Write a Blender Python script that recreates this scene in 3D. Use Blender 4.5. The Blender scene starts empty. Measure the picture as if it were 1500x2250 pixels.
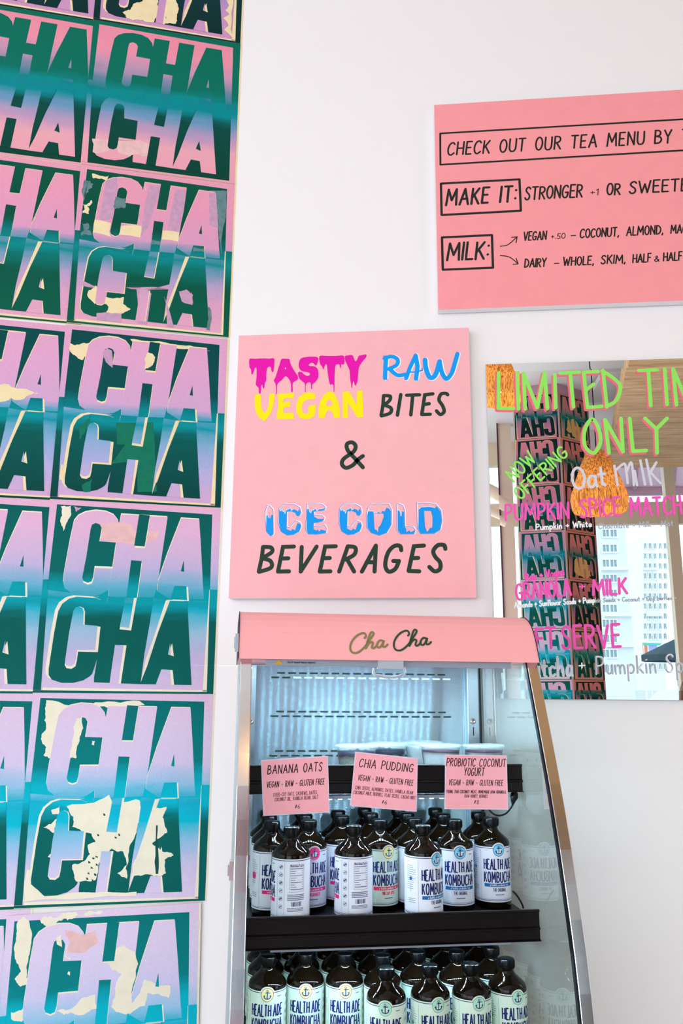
import bpy, math, random
from mathutils import Vector, Matrix
from math import sin, cos, pi, radians

# ------------------------------------------------------------------ camera, world, lights, exposure
SC = bpy.context.scene
COL = SC.collection
FPX, YAW, PIT, ROL = 1763.68, -0.0991, 0.2213, 0.0084      # focal length in pixels of the 1500 x 2250 frame
CAM = Vector((0, -1.95, 1.5))
_F = Vector((sin(YAW)*cos(PIT), cos(YAW)*cos(PIT), sin(PIT)))
_R0 = Vector((cos(YAW), -sin(YAW), 0)); _U0 = _R0.cross(_F)
_R = _R0*cos(ROL) + _U0*sin(ROL); _U = _U0*cos(ROL) - _R0*sin(ROL)
cam_data = bpy.data.cameras.new('camera'); cam = bpy.data.objects.new('camera', cam_data); COL.objects.link(cam)
cam_data.sensor_fit = 'HORIZONTAL'; cam_data.sensor_width = 36; cam_data.lens = FPX/1500*36
cam_data.clip_start = .05; cam_data.clip_end = 1000
mw = Matrix.Identity(4)
for i in range(3):
    mw[i][0], mw[i][1], mw[i][2], mw[i][3] = _R[i], _U[i], -_F[i], CAM[i]
cam.matrix_world = mw
SC.camera = cam

world = bpy.data.worlds.new('sky'); SC.world = world; world.use_nodes = True
bg = world.node_tree.nodes['Background']; bg.inputs[0].default_value = (.86, .94, 1, 1); bg.inputs[1].default_value = 2.3
SC.view_settings.view_transform = 'Standard'; SC.view_settings.look = 'None'
SC.view_settings.exposure = -0.09; SC.view_settings.gamma = 1; SC.view_settings.use_curve_mapping = False
SC.cycles.use_denoising = True; SC.cycles.denoising_input_passes = 'RGB_ALBEDO_NORMAL'; SC.cycles.sample_clamp_direct = 30
SC.cycles.max_bounces = 10; SC.cycles.diffuse_bounces = 4; SC.cycles.glossy_bounces = 6; SC.cycles.transparent_max_bounces = 16
SC.cycles.sample_clamp_indirect = 6

def area(name, loc, to, sx, sy, power, col):
    l = bpy.data.lights.new(name, 'AREA'); l.shape = 'RECTANGLE'; l.size = sx; l.size_y = sy; l.energy = power; l.color = col
    o = bpy.data.objects.new(name, l); COL.objects.link(o); o.location = loc
    o.rotation_euler = (Vector(to)-Vector(loc)).to_track_quat('-Z', 'Y').to_euler(); return o
# daylight from the street and side windows; right and ceiling lights are added fill
area('window_daylight', (-1.35, -7.1, 1.75), (0, 0, 0.9), 3.9, 2.9, 98, (.94, .97, 1))
area('window_daylight_side', (-3.2, -3.2, 1.9), (0, -.6, 1.0), 2.6, 2.8, 34, (.86, .95, 1))
area('right_fill_light', (4.95, -2.3, 1.5), (.6, 0, 1.2), 2.2, 2.4, 62, (.9, .96, 1))  # added fill for the lower right wall; no window stands here
area('ceiling_fill_light', (-1.1, -2.8, 4.3), (.1, -.4, 2.5), 2.4, 1.6, 8, (1, .86, .84))  # added warm fill under the ceiling, not a built lamp

# ------------------------------------------------------------------ pixel -> point on a real plane
def ray(x, y): return _F + _R*((x-750)/FPX) - _U*((y-1125)/FPX)
def hit(x, y, p0, n):
    r = ray(x, y); n = Vector(n); return CAM + r*((Vector(p0)-CAM).dot(n)/r.dot(n))
PHI = .2982
W0 = Vector((-.5041, 0, 0)); WS = Vector((cos(PHI), sin(PHI), 0)); WN = Vector((sin(PHI), -cos(PHI), 0))   # poster wall
def pw(x, y):
    p = hit(x, y, W0, WN); return ((p-W0).dot(WS), p.z)
def bw(x, y):
    p = hit(x, y, (0, 0, 0), (0, 1, 0)); return (p.x, p.z)                                                 # sign wall
def mir(x, y, Y):
    p = hit(x, y, (0, Y, 0), (0, 1, 0)); return Vector((p.x, -Y, p.z))                                      # seen in the mirror

# ------------------------------------------------------------------ materials
def lin(c):
    return tuple(((v/255)/12.92 if v/255 <= .04045 else ((v/255+.055)/1.055)**2.4) for v in c) + (1,)
MC = {}
def mat(name, col, rough=.6, metal=0, spec=.2, emit=None, es=0, bump=0, bscale=200, noise=0, nscale=40, coat=0):
    if name in MC: return MC[name]
    m = bpy.data.materials.new(name); m.use_nodes = True; nt = m.node_tree; b = nt.nodes['Principled BSDF']
    b.inputs['Base Color'].default_value = lin(col); b.inputs['Roughness'].default_value = rough
    b.inputs['Metallic'].default_value = metal; b.inputs['Specular IOR Level'].default_value = spec
    b.inputs['Coat Weight'].default_value = coat
    if emit: b.inputs['Emission Color'].default_value = lin(emit); b.inputs['Emission Strength'].default_value = es
    tc = nt.nodes.new('ShaderNodeTexCoord')
    if noise:
        n = nt.nodes.new('ShaderNodeTexNoise'); n.inputs['Scale'].default_value = nscale; n.inputs['Detail'].default_value = 5
        nt.links.new(tc.outputs['Object'], n.inputs['Vector'])
        hs = nt.nodes.new('ShaderNodeMapRange'); hs.inputs[1].default_value = .3; hs.inputs[2].default_value = .7
        hs.inputs[3].default_value = 1-noise; hs.inputs[4].default_value = 1+noise*.4
        nt.links.new(n.outputs[0], hs.inputs[0])
        mx = nt.nodes.new('ShaderNodeMix'); mx.data_type = 'RGBA'; mx.blend_type = 'MULTIPLY'; mx.inputs[0].default_value = 1
        mx.inputs[6].default_value = lin(col); nt.links.new(hs.outputs[0], mx.inputs[7]); nt.links.new(mx.outputs[2], b.inputs['Base Color'])
    if bump:
        n = nt.nodes.new('ShaderNodeTexNoise'); n.inputs['Scale'].default_value = bscale; n.inputs['Detail'].default_value = 4
        nt.links.new(tc.outputs['Object'], n.inputs['Vector'])
        bp = nt.nodes.new('ShaderNodeBump'); bp.inputs['Strength'].default_value = bump; bp.inputs['Distance'].default_value = .002
        nt.links.new(n.outputs[0], bp.inputs['Height']); nt.links.new(bp.outputs[0], b.inputs['Normal'])
    MC[name] = m; return m

def ink(name, stops, H=.461, grain=.06, streak=0.0):
    """screen-print ink blended from colour to colour up the sheet, like a split-fountain print"""
    m = bpy.data.materials.new(name); m.use_nodes = True; nt = m.node_tree; b = nt.nodes['Principled BSDF']
    b.inputs['Roughness'].default_value = .6; b.inputs['Specular IOR Level'].default_value = .1
    tc = nt.nodes.new('ShaderNodeTexCoord'); sep = nt.nodes.new('ShaderNodeSeparateXYZ'); nt.links.new(tc.outputs['Object'], sep.inputs[0])
    mp = nt.nodes.new('ShaderNodeMapping'); mp.inputs['Scale'].default_value = (5, 26, 1); nt.links.new(tc.outputs['Object'], mp.inputs[0])
    n = nt.nodes.new('ShaderNodeTexNoise'); n.inputs['Scale'].default_value = 1; n.inputs['Detail'].default_value = 6; nt.links.new(mp.outputs[0], n.inputs['Vector'])
    a = nt.nodes.new('ShaderNodeMath'); a.operation = 'MULTIPLY'; a.inputs[1].default_value = 1/H; nt.links.new(sep.outputs[1], a.inputs[0])
    s = nt.nodes.new('ShaderNodeMath'); s.operation = 'MULTIPLY_ADD'; s.inputs[1].default_value = .10+streak; nt.links.new(n.outputs[0], s.inputs[0])
    sub = nt.nodes.new('ShaderNodeMath'); sub.operation = 'SUBTRACT'; sub.inputs[1].default_value = (.10+streak)/2; nt.links.new(a.outputs[0], sub.inputs[0]); nt.links.new(sub.outputs[0], s.inputs[2])
    r = nt.nodes.new('ShaderNodeValToRGB'); nt.links.new(s.outputs[0], r.inputs[0]); e = r.color_ramp.elements
    st = sorted(stops); e[0].position = st[0][0]; e[0].color = lin(st[0][1]); e[1].position = st[-1][0]; e[1].color = lin(st[-1][1])
    for p, c in st[1:-1]:
        q = e.new(p); q.color = lin(c)
    g = nt.nodes.new('ShaderNodeTexNoise'); g.inputs['Scale'].default_value = 900; g.inputs['Detail'].default_value = 2; nt.links.new(tc.outputs['Object'], g.inputs['Vector'])
    mr = nt.nodes.new('ShaderNodeMapRange'); mr.inputs[1].default_value = .3; mr.inputs[2].default_value = .7; mr.inputs[3].default_value = 1-grain*2; mr.inputs[4].default_value = 1+grain*2; nt.links.new(g.outputs[0], mr.inputs[0])
    mx = nt.nodes.new('ShaderNodeMix'); mx.data_type = 'RGBA'; mx.blend_type = 'MULTIPLY'; mx.inputs[0].default_value = 1
    nt.links.new(r.outputs[0], mx.inputs[6]); nt.links.new(mr.outputs[0], mx.inputs[7]); nt.links.new(mx.outputs[2], b.inputs['Base Color'])
    return m

def brushed(name, col, rough, aniso, scale=(2, 400, 400), metal=1, bumps=.04, rot=0.0):
    if name in MC: return MC[name]
    m = bpy.data.materials.new(name); m.use_nodes = True; nt = m.node_tree; b = nt.nodes['Principled BSDF']
    b.inputs['Base Color'].default_value = lin(col); b.inputs['Metallic'].default_value = metal; b.inputs['Roughness'].default_value = rough
    b.inputs['Anisotropic'].default_value = aniso; b.inputs['Anisotropic Rotation'].default_value = rot
    tc = nt.nodes.new('ShaderNodeTexCoord'); mp = nt.nodes.new('ShaderNodeMapping'); mp.inputs['Scale'].default_value = scale
    nt.links.new(tc.outputs['Object'], mp.inputs[0])
    n = nt.nodes.new('ShaderNodeTexNoise'); n.inputs['Scale'].default_value = 3; n.inputs['Detail'].default_value = 4; nt.links.new(mp.outputs[0], n.inputs['Vector'])
    mr = nt.nodes.new('ShaderNodeMapRange'); mr.inputs[3].default_value = max(rough-.04, .02); mr.inputs[4].default_value = rough+.05; nt.links.new(n.outputs[0], mr.inputs[0]); nt.links.new(mr.outputs[0], b.inputs['Roughness'])
    if aniso:
        t = nt.nodes.new('ShaderNodeTangent'); t.direction_type = 'UV_MAP'; t.uv_map = 'UVMap'; nt.links.new(t.outputs[0], b.inputs['Tangent'])
    MC[name] = m; return m

def glass_pane(name, tint=(235, 245, 245), ior=1.5, rough=.0, haze=0.0, hazecol=(225, 232, 232)):
    """clear sheet glass: Fresnel reflection over straight transmission, with a little condensation haze"""
    if name in MC: return MC[name]
    m = bpy.data.materials.new(name); m.use_nodes = True; nt = m.node_tree; nt.nodes.remove(nt.nodes['Principled BSDF'])
    out = nt.nodes['Material Output']
    tr = nt.nodes.new('ShaderNodeBsdfTransparent'); tr.inputs[0].default_value = lin(tint)
    gl = nt.nodes.new('ShaderNodeBsdfGlossy'); gl.inputs['Roughness'].default_value = rough
    fr = nt.nodes.new('ShaderNodeFresnel'); ge = nt.nodes.new('ShaderNodeNewGeometry')     # same Fresnel on both faces of the sheet
    ir = nt.nodes.new('ShaderNodeMapRange'); ir.inputs[3].default_value = ior; ir.inputs[4].default_value = 1/ior
    nt.links.new(ge.outputs['Backfacing'], ir.inputs[0]); nt.links.new(ir.outputs[0], fr.inputs[0])
    mx = nt.nodes.new('ShaderNodeMixShader'); nt.links.new(fr.outputs[0], mx.inputs[0]); nt.links.new(tr.outputs[0], mx.inputs[1]); nt.links.new(gl.outputs[0], mx.inputs[2])
    last = mx
    if haze:
        df = nt.nodes.new('ShaderNodeBsdfDiffuse'); df.inputs[0].default_value = lin(hazecol)
        tc = nt.nodes.new('ShaderNodeTexCoord'); n = nt.nodes.new('ShaderNodeTexNoise'); n.inputs['Scale'].default_value = 350; n.inputs['Detail'].default_value = 3
        nt.links.new(tc.outputs['Object'], n.inputs['Vector'])
        mr = nt.nodes.new('ShaderNodeMapRange'); mr.inputs[1].default_value = .3; mr.inputs[2].default_value = .7; mr.inputs[3].default_value = haze*.7; mr.inputs[4].default_value = haze*1.3; nt.links.new(n.outputs[0], mr.inputs[0])
        m2 = nt.nodes.new('ShaderNodeMixShader'); nt.links.new(mr.outputs[0], m2.inputs[0]); nt.links.new(mx.outputs[0], m2.inputs[1]); nt.links.new(df.outputs[0], m2.inputs[2]); last = m2
    nt.links.new(last.outputs[0], out.inputs[0]); MC[name] = m; return m

# ------------------------------------------------------------------ mesh building
class MB:
    def __init__(s): s.v = []; s.f = []; s.m = []; s.mats = []; s.sm = []
    def mi(s, m):
        if m not in s.mats: s.mats.append(m)
        return s.mats.index(m)
    def poly(s, pts, m, smooth=False):
        i = len(s.v); s.v += [tuple(p) for p in pts]; s.f.append(tuple(range(i, i+len(pts)))); s.m.append(s.mi(m)); s.sm.append(smooth)
    def grid(s, rows, m, smooth=True, close=False):
        i = len(s.v); n = len(rows[0])
        for r in rows: s.v += [tuple(p) for p in r]
        k = s.mi(m)
        for a in range(len(rows)-1):
            for b in range(n if close else n-1):
                c = (b+1) % n
                s.f.append((i+a*n+b, i+a*n+c, i+(a+1)*n+c, i+(a+1)*n+b)); s.m.append(k); s.sm.append(smooth)
    def box(s, x0, x1, y0, y1, z0, z1, m, fr=None):
        P = [Vector((x, y, z)) for x in (x0, x1) for y in (y0, y1) for z in (z0, z1)]
        if fr: P = [fr(p) for p in P]
        i = len(s.v); s.v += [tuple(p) for p in P]; k = s.mi(m)
        for f in ((0, 1, 3, 2), (4, 6, 7, 5), (0, 4, 5, 1), (2, 3, 7, 6), (0, 2, 6, 4), (1, 5, 7, 3)):
            s.f.append(tuple(i+a for a in f)); s.m.append(k); s.sm.append(False)
    def prism(s, pts, lo, hi, m, fr):
        """closed outline pts (a, b) pushed from lo to hi; fr(a, b, t) -> point"""
        A = [fr(a, b, lo) for a, b in pts]; B = [fr(a, b, hi) for a, b in pts]; n = len(pts)
        i = len(s.v); s.v += [tuple(p) for p in A+B]; k = s.mi(m)
        s.f.append(tuple(range(i, i+n))[::-1]); s.f.append(tuple(range(i+n, i+2*n))); s.m += [k, k]; s.sm += [False, False]
        for a in range(n):
            b = (a+1) % n; s.f.append((i+a, i+b, i+n+b, i+n+a)); s.m.append(k); s.sm.append(False)
    def lathe(s, prof, m, n=24, smooth=True, c=(0, 0, 0)):
        s.grid([[(c[0]+r*cos(2*pi*k/n), c[1]+r*sin(2*pi*k/n), c[2]+z) for k in range(n)] for r, z in prof], m, smooth, True)
    def tube(s, pts, r, m, n=8):
        pts = [Vector(p) for p in pts]; rows = []
        for i, p in enumerate(pts):
            d = (pts[min(i+1, len(pts)-1)]-pts[max(i-1, 0)]).normalized()
            a = d.cross(Vector((0, 0, 1)) if abs(d.z) < .9 else Vector((1, 0, 0))).normalized(); b = d.cross(a)
            rr = r[i] if isinstance(r, (list, tuple)) else r
            rows.append([p+a*(rr*cos(2*pi*k/n))+b*(rr*sin(2*pi*k/n)) for k in range(n)])
        s.grid(rows, m, True, True); s.poly(rows[0], m); s.poly(rows[-1][::-1], m)
    def build(s, name, parent=None, label=None, world=None, uv=False, bevel=0):
        me = bpy.data.meshes.new(name); me.from_pydata(s.v, [], s.f)
        for m in s.mats: me.materials.append(m)
        me.polygons.foreach_set('material_index', s.m); me.polygons.foreach_set('use_smooth', s.sm)
        if uv:
            l = me.uv_layers.new(name='UVMap')
            for lp in me.loops:
                co = me.vertices[lp.vertex_index].co; l.data[lp.index].uv = (co.x, co.z)
        me.update(); o = bpy.data.objects.new(name, me); COL.objects.link(o)
        if parent: o.parent = parent
        if world: o.matrix_world = world
        if label: o['label'] = label
        if bevel:
            b = o.modifiers.new('bevel', 'BEVEL'); b.width = bevel; b.segments = 2; b.limit_method = 'ANGLE'
        return o
def tag(o, label, cat, group=None):
    o['label'] = label; o['category'] = cat
    if group: o['group'] = group
    return o
def struct(o, label=None):
    o['kind'] = 'structure'
    if label: o['label'] = label
    return o
def thing(name, label, cat, M=None, group=None):
    o = bpy.data.objects.new(name, None); COL.objects.link(o); o.empty_display_size = .02
    if M is not None: o.matrix_world = M
    return tag(o, label, cat, group)
def frame(o, x, y, z):
    M = Matrix.Identity(4)
    for i in range(3): M[i][0], M[i][1], M[i][2], M[i][3] = x[i], y[i], z[i], o[i]
    return M

# ------------------------------------------------------------------ hand-lettering: stroke alphabet (height 1)
G = {
'A': (.58, "0,0 .3,1 .58,0|.1,.36 .5,.36"), 'B': (.5, "0,0 .02,1|~0,1 .3,.97 .42,.8 .32,.6 .04,.54|~.04,.54 .38,.48 .5,.26 .34,.04 0,0"),
'C': (.5, "~.5,.84 .38,.98 .17,.92 .03,.68 0,.34 .1,.07 .28,0 .5,.15"), 'D': (.52, "0,0 .02,1|~.02,1 .3,.92 .5,.65 .5,.35 .32,.07 0,0"),
'E': (.42, ".42,1 .02,1 0,0 .4,0|.01,.52 .34,.52"), 'F': (.42, ".42,1 .02,1 0,0|.01,.52 .34,.52"),
'G': (.52, "~.5,.84 .38,.98 .17,.92 .03,.68 0,.34 .1,.07 .28,0 .44,.1 .52,.4|.52,.42 .28,.42"), 'H': (.5, "0,0 .01,1|.5,0 .5,1|0,.5 .5,.5"),
'I': (.02, "0,0 .02,1"), 'J': (.36, "~.36,1 .36,.3 .28,.04 .12,0 0,.16"), 'K': (.48, "0,0 .02,1|.46,1 .02,.42|.16,.55 .48,0"), 'L': (.38, ".02,1 0,0 .38,0"),
'M': (.7, "0,0 .08,1 .36,.3 .64,1 .7,0"), 'N': (.52, "0,0 .02,1 .5,0 .52,1"), 'O': (.52, "o.26,1 .08,.86 0,.5 .08,.14 .26,0 .44,.14 .52,.5 .44,.86"),
'P': (.46, "0,0 .02,1|~.02,1 .34,.96 .46,.74 .34,.52 .02,.46"), 'Q': (.52, "o.26,1 .08,.86 0,.5 .08,.14 .26,0 .44,.14 .52,.5 .44,.86|.3,.25 .56,-.06"),
'R': (.48, "0,0 .02,1|~.02,1 .34,.96 .45,.76 .34,.56 .02,.48|.16,.5 .48,0"), 'S': (.44, "~.44,.86 .32,.99 .14,.94 .05,.76 .16,.58 .34,.42 .4,.2 .28,.02 .1,.02 0,.16"),
'T': (.5, "0,1 .5,1|.25,1 .24,0"), 'U': (.5, "~0,1 0,.3 .1,.04 .25,0 .4,.05 .5,.3 .5,1"), 'V': (.54, "0,1 .26,0 .54,1"), 'W': (.78, "0,1 .2,0 .4,.75 .58,0 .78,1"),
'X': (.5, "0,0 .5,1|0,1 .5,0"), 'Y': (.52, "0,1 .26,.48 .52,1|.26,.48 .25,0"), 'Z': (.5, "0,1 .5,1 0,0 .5,0"),
'&': (.62, "~.62,.38 .45,.1 .22,0 .02,.12 .04,.34 .3,.62 .38,.84 .27,1 .16,.86 .22,.62 .62,0"), '+': (.36, "0,.42 .36,.42|.18,.22 .18,.64"),
'-': (.34, "0,.45 .34,.45"), '.': (.03, "0,0 .02,.02"), ',': (.06, ".06,.06 0,-.14"), ':': (.03, ".02,.2 .03,.22|.03,.72 .04,.74"), '·': (.04, "0,.5 .03,.5"),
'1': (.14, "0,.8 .14,1 .12,0"), '5': (.42, "~.0,.08 .22,0 .4,.18 .38,.44 .2,.56 .04,.5|.04,.5 .08,1 .42,1"), '0': (.46, "o.23,1 .07,.86 0,.5 .07,.14 .23,0 .39,.14 .46,.5 .39,.86"),
'6': (.42, "~.36,1 .12,.72 0,.34 .1,.04 .28,0 .42,.2 .34,.44 .16,.46 .02,.26"), '8': (.4, "o.2,1 .05,.86 .08,.64 .32,.4 .38,.16 .2,0 .02,.16 .08,.4 .32,.64 .35,.86"),
'#': (.3, "0,.1 .16,.9|.14,.1 .3,.9|~.26,.8 .1,.6 .2,.42 .04,.3"), "'": (.03, "0,1 0,.8"),
'a': (.36, "~.34,.46 .16,.52 .02,.3 .06,.04 .2,.02 .33,.2|.35,.5 .33,.1 .38,0"), 'b': (.36, "0,1 0,0|~0,.3 .14,.5 .32,.42 .34,.16 .2,0 0,.08"), 'c': (.32, "~.32,.42 .16,.5 .02,.34 .02,.12 .16,0 .32,.08"),
'd': (.36, "~.34,.44 .16,.5 .02,.3 .06,.04 .2,.02 .34,.2|.36,1 .35,0"), 'e': (.34, "~.02,.26 .32,.28 .28,.46 .14,.5 .02,.34 .02,.12 .16,0 .34,.08"), 'f': (.3, "~.3,.94 .2,1 .12,.86 .12,0|0,.52 .28,.52"),
'g': (.36, "~.34,.46 .16,.52 .02,.3 .06,.06 .2,.04 .34,.22|~.36,.5 .34,-.2 .2,-.4 .04,-.3"), 'h': (.34, "0,1 0,0|~0,.3 .14,.5 .3,.44 .33,.24 .34,0"), 'i': (.03, "0,.5 .01,0|.01,.74 .02,.76"),
'j': (.14, "~.12,.5 .12,-.2 .06,-.36 0,-.3|.12,.74 .13,.76"), 'k': (.34, "0,1 0,0|.3,.5 .02,.2|.1,.27 .34,0"), 'l': (.02, "0,1 .01,0"), 'm': (.56, "0,.5 .01,0|~.01,.32 .12,.5 .24,.44 .27,.24 .27,0|~.27,.3 .38,.5 .5,.44 .54,.24 .55,0"),
'n': (.34, "0,.5 .01,0|~.01,.32 .14,.5 .29,.44 .32,.24 .33,0"), 'o': (.36, "o.18,.5 .04,.42 0,.25 .04,.07 .18,0 .32,.07 .36,.25 .32,.42"), 'p': (.36, "0,.5 .0,-.4|~0,.36 .16,.52 .32,.42 .34,.18 .2,.02 0,.1"),
'r': (.26, "0,.5 .01,0|~.01,.3 .1,.46 .26,.48"), 's': (.28, "~.28,.44 .12,.5 .04,.38 .14,.27 .24,.18 .2,.03 .0,.05"), 't': (.28, ".13,.85 .13,.06 .24,0|0,.55 .28,.55"), 'u': (.34, "~0,.5 .01,.14 .12,0 .26,.06 .33,.22|.34,.5 .34,0"),
'v': (.3, "0,.5 .14,0 .3,.5"), 'w': (.46, "0,.5 .12,0 .23,.4 .34,0 .46,.5"), 'y': (.34, "0,.5 .16,.06|.34,.5 .08,-.38"), 'x': (.3, "0,.5 .3,0|0,0 .3,.5"), 'z': (.3, "0,.5 .3,.5 0,0 .3,0"),
}
def spline(P, closed=False, k=5):
    n = len(P); out = []
    if n < 3: return P
    rng = range(n if closed else n-1)
    for i in rng:
        if closed: a, b, c, d = P[(i-1) % n], P[i], P[(i+1) % n], P[(i+2) % n]
        else: a, b, c, d = P[max(i-1, 0)], P[i], P[i+1], P[min(i+2, n-1)]
        for j in range(k):
            t = j/k
            out.append(tuple(.5*(2*b[q]+(c[q]-a[q])*t+(2*a[q]-5*b[q]+4*c[q]-d[q])*t*t+(3*b[q]-a[q]-3*c[q]+d[q])*t**3) for q in (0, 1)))
    out.append(P[0] if closed else P[-1])
    return out
LAY = [0]
def lay():
    LAY[0] = (LAY[0]+1) % 9; return LAY[0]*9e-6
def parse(s):
    out = []
    for st in s.split('|'):
        fl = st[0] if st[0] in '~o' else ''
        P = [tuple(float(v) for v in q.split(',')) for q in st[len(fl):].split()]
        out.append(spline(P, fl == 'o') if fl else P)
    return out
GL = {k: (w, parse(s)) for k, (w, s) in G.items()}
def ribbon(mb, P, w, m, fmap, maxlen=0, caps=True, wf=None):
    """a brush stroke: mitred ribbon with round ends laid on the surface fmap(x, y)"""
    Q = [P[0]]
    for p in P[1:]:
        if abs(p[0]-Q[-1][0])+abs(p[1]-Q[-1][1]) > 1e-7: Q.append(p)
    if maxlen:
        R = [Q[0]]
        for p in Q[1:]:
            a = R[-1]; d = math.dist(a, p); k = max(1, math.ceil(d/maxlen))
            R += [(a[0]+(p[0]-a[0])*j/k, a[1]+(p[1]-a[1])*j/k) for j in range(1, k+1)]
        Q = R
    for i in range(1, len(Q)-1):          # a sharp corner starts a new stroke
        a, b, c = Q[i-1], Q[i], Q[i+1]; la, lb = math.dist(a, b), math.dist(b, c)
        if ((b[0]-a[0])*(c[0]-b[0])+(b[1]-a[1])*(c[1]-b[1]))/(la*lb) < .2:
            ribbon(mb, Q[:i+1], w, m, fmap, 0, True, wf); ribbon(mb, Q[i:], w, m, fmap, 0, True, wf); return
    n = len(Q); h = w/2
    if n < 2: Q = [Q[0], (Q[0][0]+w*.1, Q[0][1])]; n = 2
    D = []
    for i in range(n-1):
        dx, dy = Q[i+1][0]-Q[i][0], Q[i+1][1]-Q[i][1]; l = math.hypot(dx, dy); D.append((dx/l, dy/l))
    k = mb.mi(m); lay()
    def quad(pts):
        lay()
        i = len(mb.v); mb.v.extend(tuple(fmap(*p)) for p in pts); mb.f.append(tuple(range(i, i+len(pts)))); mb.m.append(k); mb.sm.append(False)
    Ls, Rs = [], []
    for i in range(n):
        hh = h*(wf(i/(n-1)) if wf else 1)
        if i == 0: d = D[0]; s = 1
        elif i == n-1: d = D[-1]; s = 1
        else:
            a, b = D[i-1], D[i]; d = (a[0]+b[0], a[1]+b[1]); l = math.hypot(*d)
            if l < .35: d = b; s = 1
            else: d = (d[0]/l, d[1]/l); s = min(1/max(d[0]*b[0]+d[1]*b[1], .3), 1.6)
        Ls.append((Q[i][0]-d[1]*hh*s, Q[i][1]+d[0]*hh*s)); Rs.append((Q[i][0]+d[1]*hh*s, Q[i][1]-d[0]*hh*s))
    i0 = len(mb.v)
    for a, b in zip(Ls, Rs): mb.v.append(tuple(fmap(*a))); mb.v.append(tuple(fmap(*b)))
    for i in range(n-1):
        mb.f.append((i0+2*i, i0+2*i+1, i0+2*i+3, i0+2*i+2)); mb.m.append(k); mb.sm.append(False)
    if caps:
        for (p, d, e) in ((Q[0], D[0], -1), (Q[-1], D[-1], 1)):
            a0 = math.atan2(d[1]*e, d[0]*e); hh = h*(wf(0 if e < 0 else 1) if wf else 1)
            quad([(p[0]+hh*cos(a0-pi/2+pi*j/4), p[1]+hh*sin(a0-pi/2+pi*j/4)) for j in range(5)])
        for i in range(1, n-1):
            if D[i-1][0]*D[i][0]+D[i-1][1]*D[i][1] < .5:
                quad([(Q[i][0]+h*cos(pi*j/4), Q[i][1]+h*sin(pi*j/4)) for j in range(8)])
def text(mb, s, P0, P1, h, w, m, fmap, slant=.12, gap=.2, space=.42, maxlen=0, jit=.02, seed=1, caps=True, sub=None):
    """write s from P0 to P1 (baseline ends) with letter height h and stroke width w"""
    rnd = random.Random(seed); adv = 0; items = []
    for ch in s:
        if ch == ' ': adv += space; continue
        wd, st = GL[ch]; items.append((adv, ch)); adv += wd+gap
    adv -= gap; L = math.dist(P0, P1); sx = L/adv
    ex = ((P1[0]-P0[0])/L, (P1[1]-P0[1])/L); ey = (-ex[1], ex[0])
    for a, ch in items:
        dy = rnd.uniform(-jit, jit); sc = 1+rnd.uniform(-jit, jit)
        for P in GL[ch][1]:
            pts = []
            for x, y in P:
                y2 = (y*sc+dy)*h; X = (a+x)*sx+y2*slant; pts.append((P0[0]+ex[0]*X+ey[0]*y2, P0[1]+ex[1]*X+ey[1]*y2))
            ribbon(mb, pts, w, m, fmap, maxlen, caps)
def jag(P, amp, seed, k=3):
    """roughen an outline, for torn or starved ink"""
    rnd = random.Random(seed); n = len(P)
    for _ in range(k):
        Q = []
        for i in range(len(P)):
            a, b = P[i], P[(i+1) % len(P)]; Q.append(a); l = math.dist(a, b); r = rnd.uniform(-amp, amp)*l
            Q.append(((a[0]+b[0])/2-(b[1]-a[1])/max(l, 1e-6)*r, (a[1]+b[1])/2+(b[0]-a[0])/max(l, 1e-6)*r))
        P = Q
    return P

# ------------------------------------------------------------------ the room
M_wall = mat('white_wall_paint', (243, 236, 236), .55, bump=.05, bscale=60)
M_floor = mat('pale_concrete_floor', (205, 200, 196), .5, noise=.1, nscale=3)
M_ceil = mat('white_ceiling_paint', (238, 236, 235), .8)
CEIL = 4.5
X_L = -3.4; Y_L = math.tan(PHI)*(X_L+.5041)
X_R = 5.2; Y_F = -7.6
def rwall(name, a, b, z0, z1, th, m, label):
    mb = MB(); a = Vector((a[0], a[1], 0)); b = Vector((b[0], b[1], 0)); d = (b-a).normalized(); n = Vector((d.y, -d.x, 0))
    mb.prism([(0, z0), ((b-a).length, z0), ((b-a).length, z1), (0, z1)], 0, -th, m, lambda p, q, t: a+d*p+n*t+Vector((0, 0, q)))
    return struct(mb.build(name), label)
rwall('wall_back', (W0.x, 0), (X_R, 0), 0, CEIL, .12, M_wall, 'white painted wall carrying the pink signs and the mirror')
rwall('wall_left', (X_L, Y_L), (W0.x, 0), 0, CEIL, .12, M_wall, 'angled wall covered with two columns of printed posters')
rwall('wall_right', (X_R, 0), (X_R, Y_F), 0, CEIL, .12, M_wall, 'white side wall of the shop')
for k, (z0, z1) in enumerate(((0, .5), (3.3, CEIL))):
    rwall('wall_side' if k == 0 else 'wall_side_upper', (X_L, Y_F), (X_L, Y_L), z0, z1, .12, M_wall, 'white wall below the side window' if k == 0 else 'white wall above the side window')
mb = MB(); mb.box(X_L-.1, X_R+.1, Y_F, .1, -.1, 0, M_floor); struct(mb.build('floor'), 'pale shop floor')
mb = MB(); mb.box(X_L-.1, X_R+.1, Y_F, .1, CEIL, CEIL+.1, M_ceil); struct(mb.build('ceiling'), 'white shop ceiling')

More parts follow.
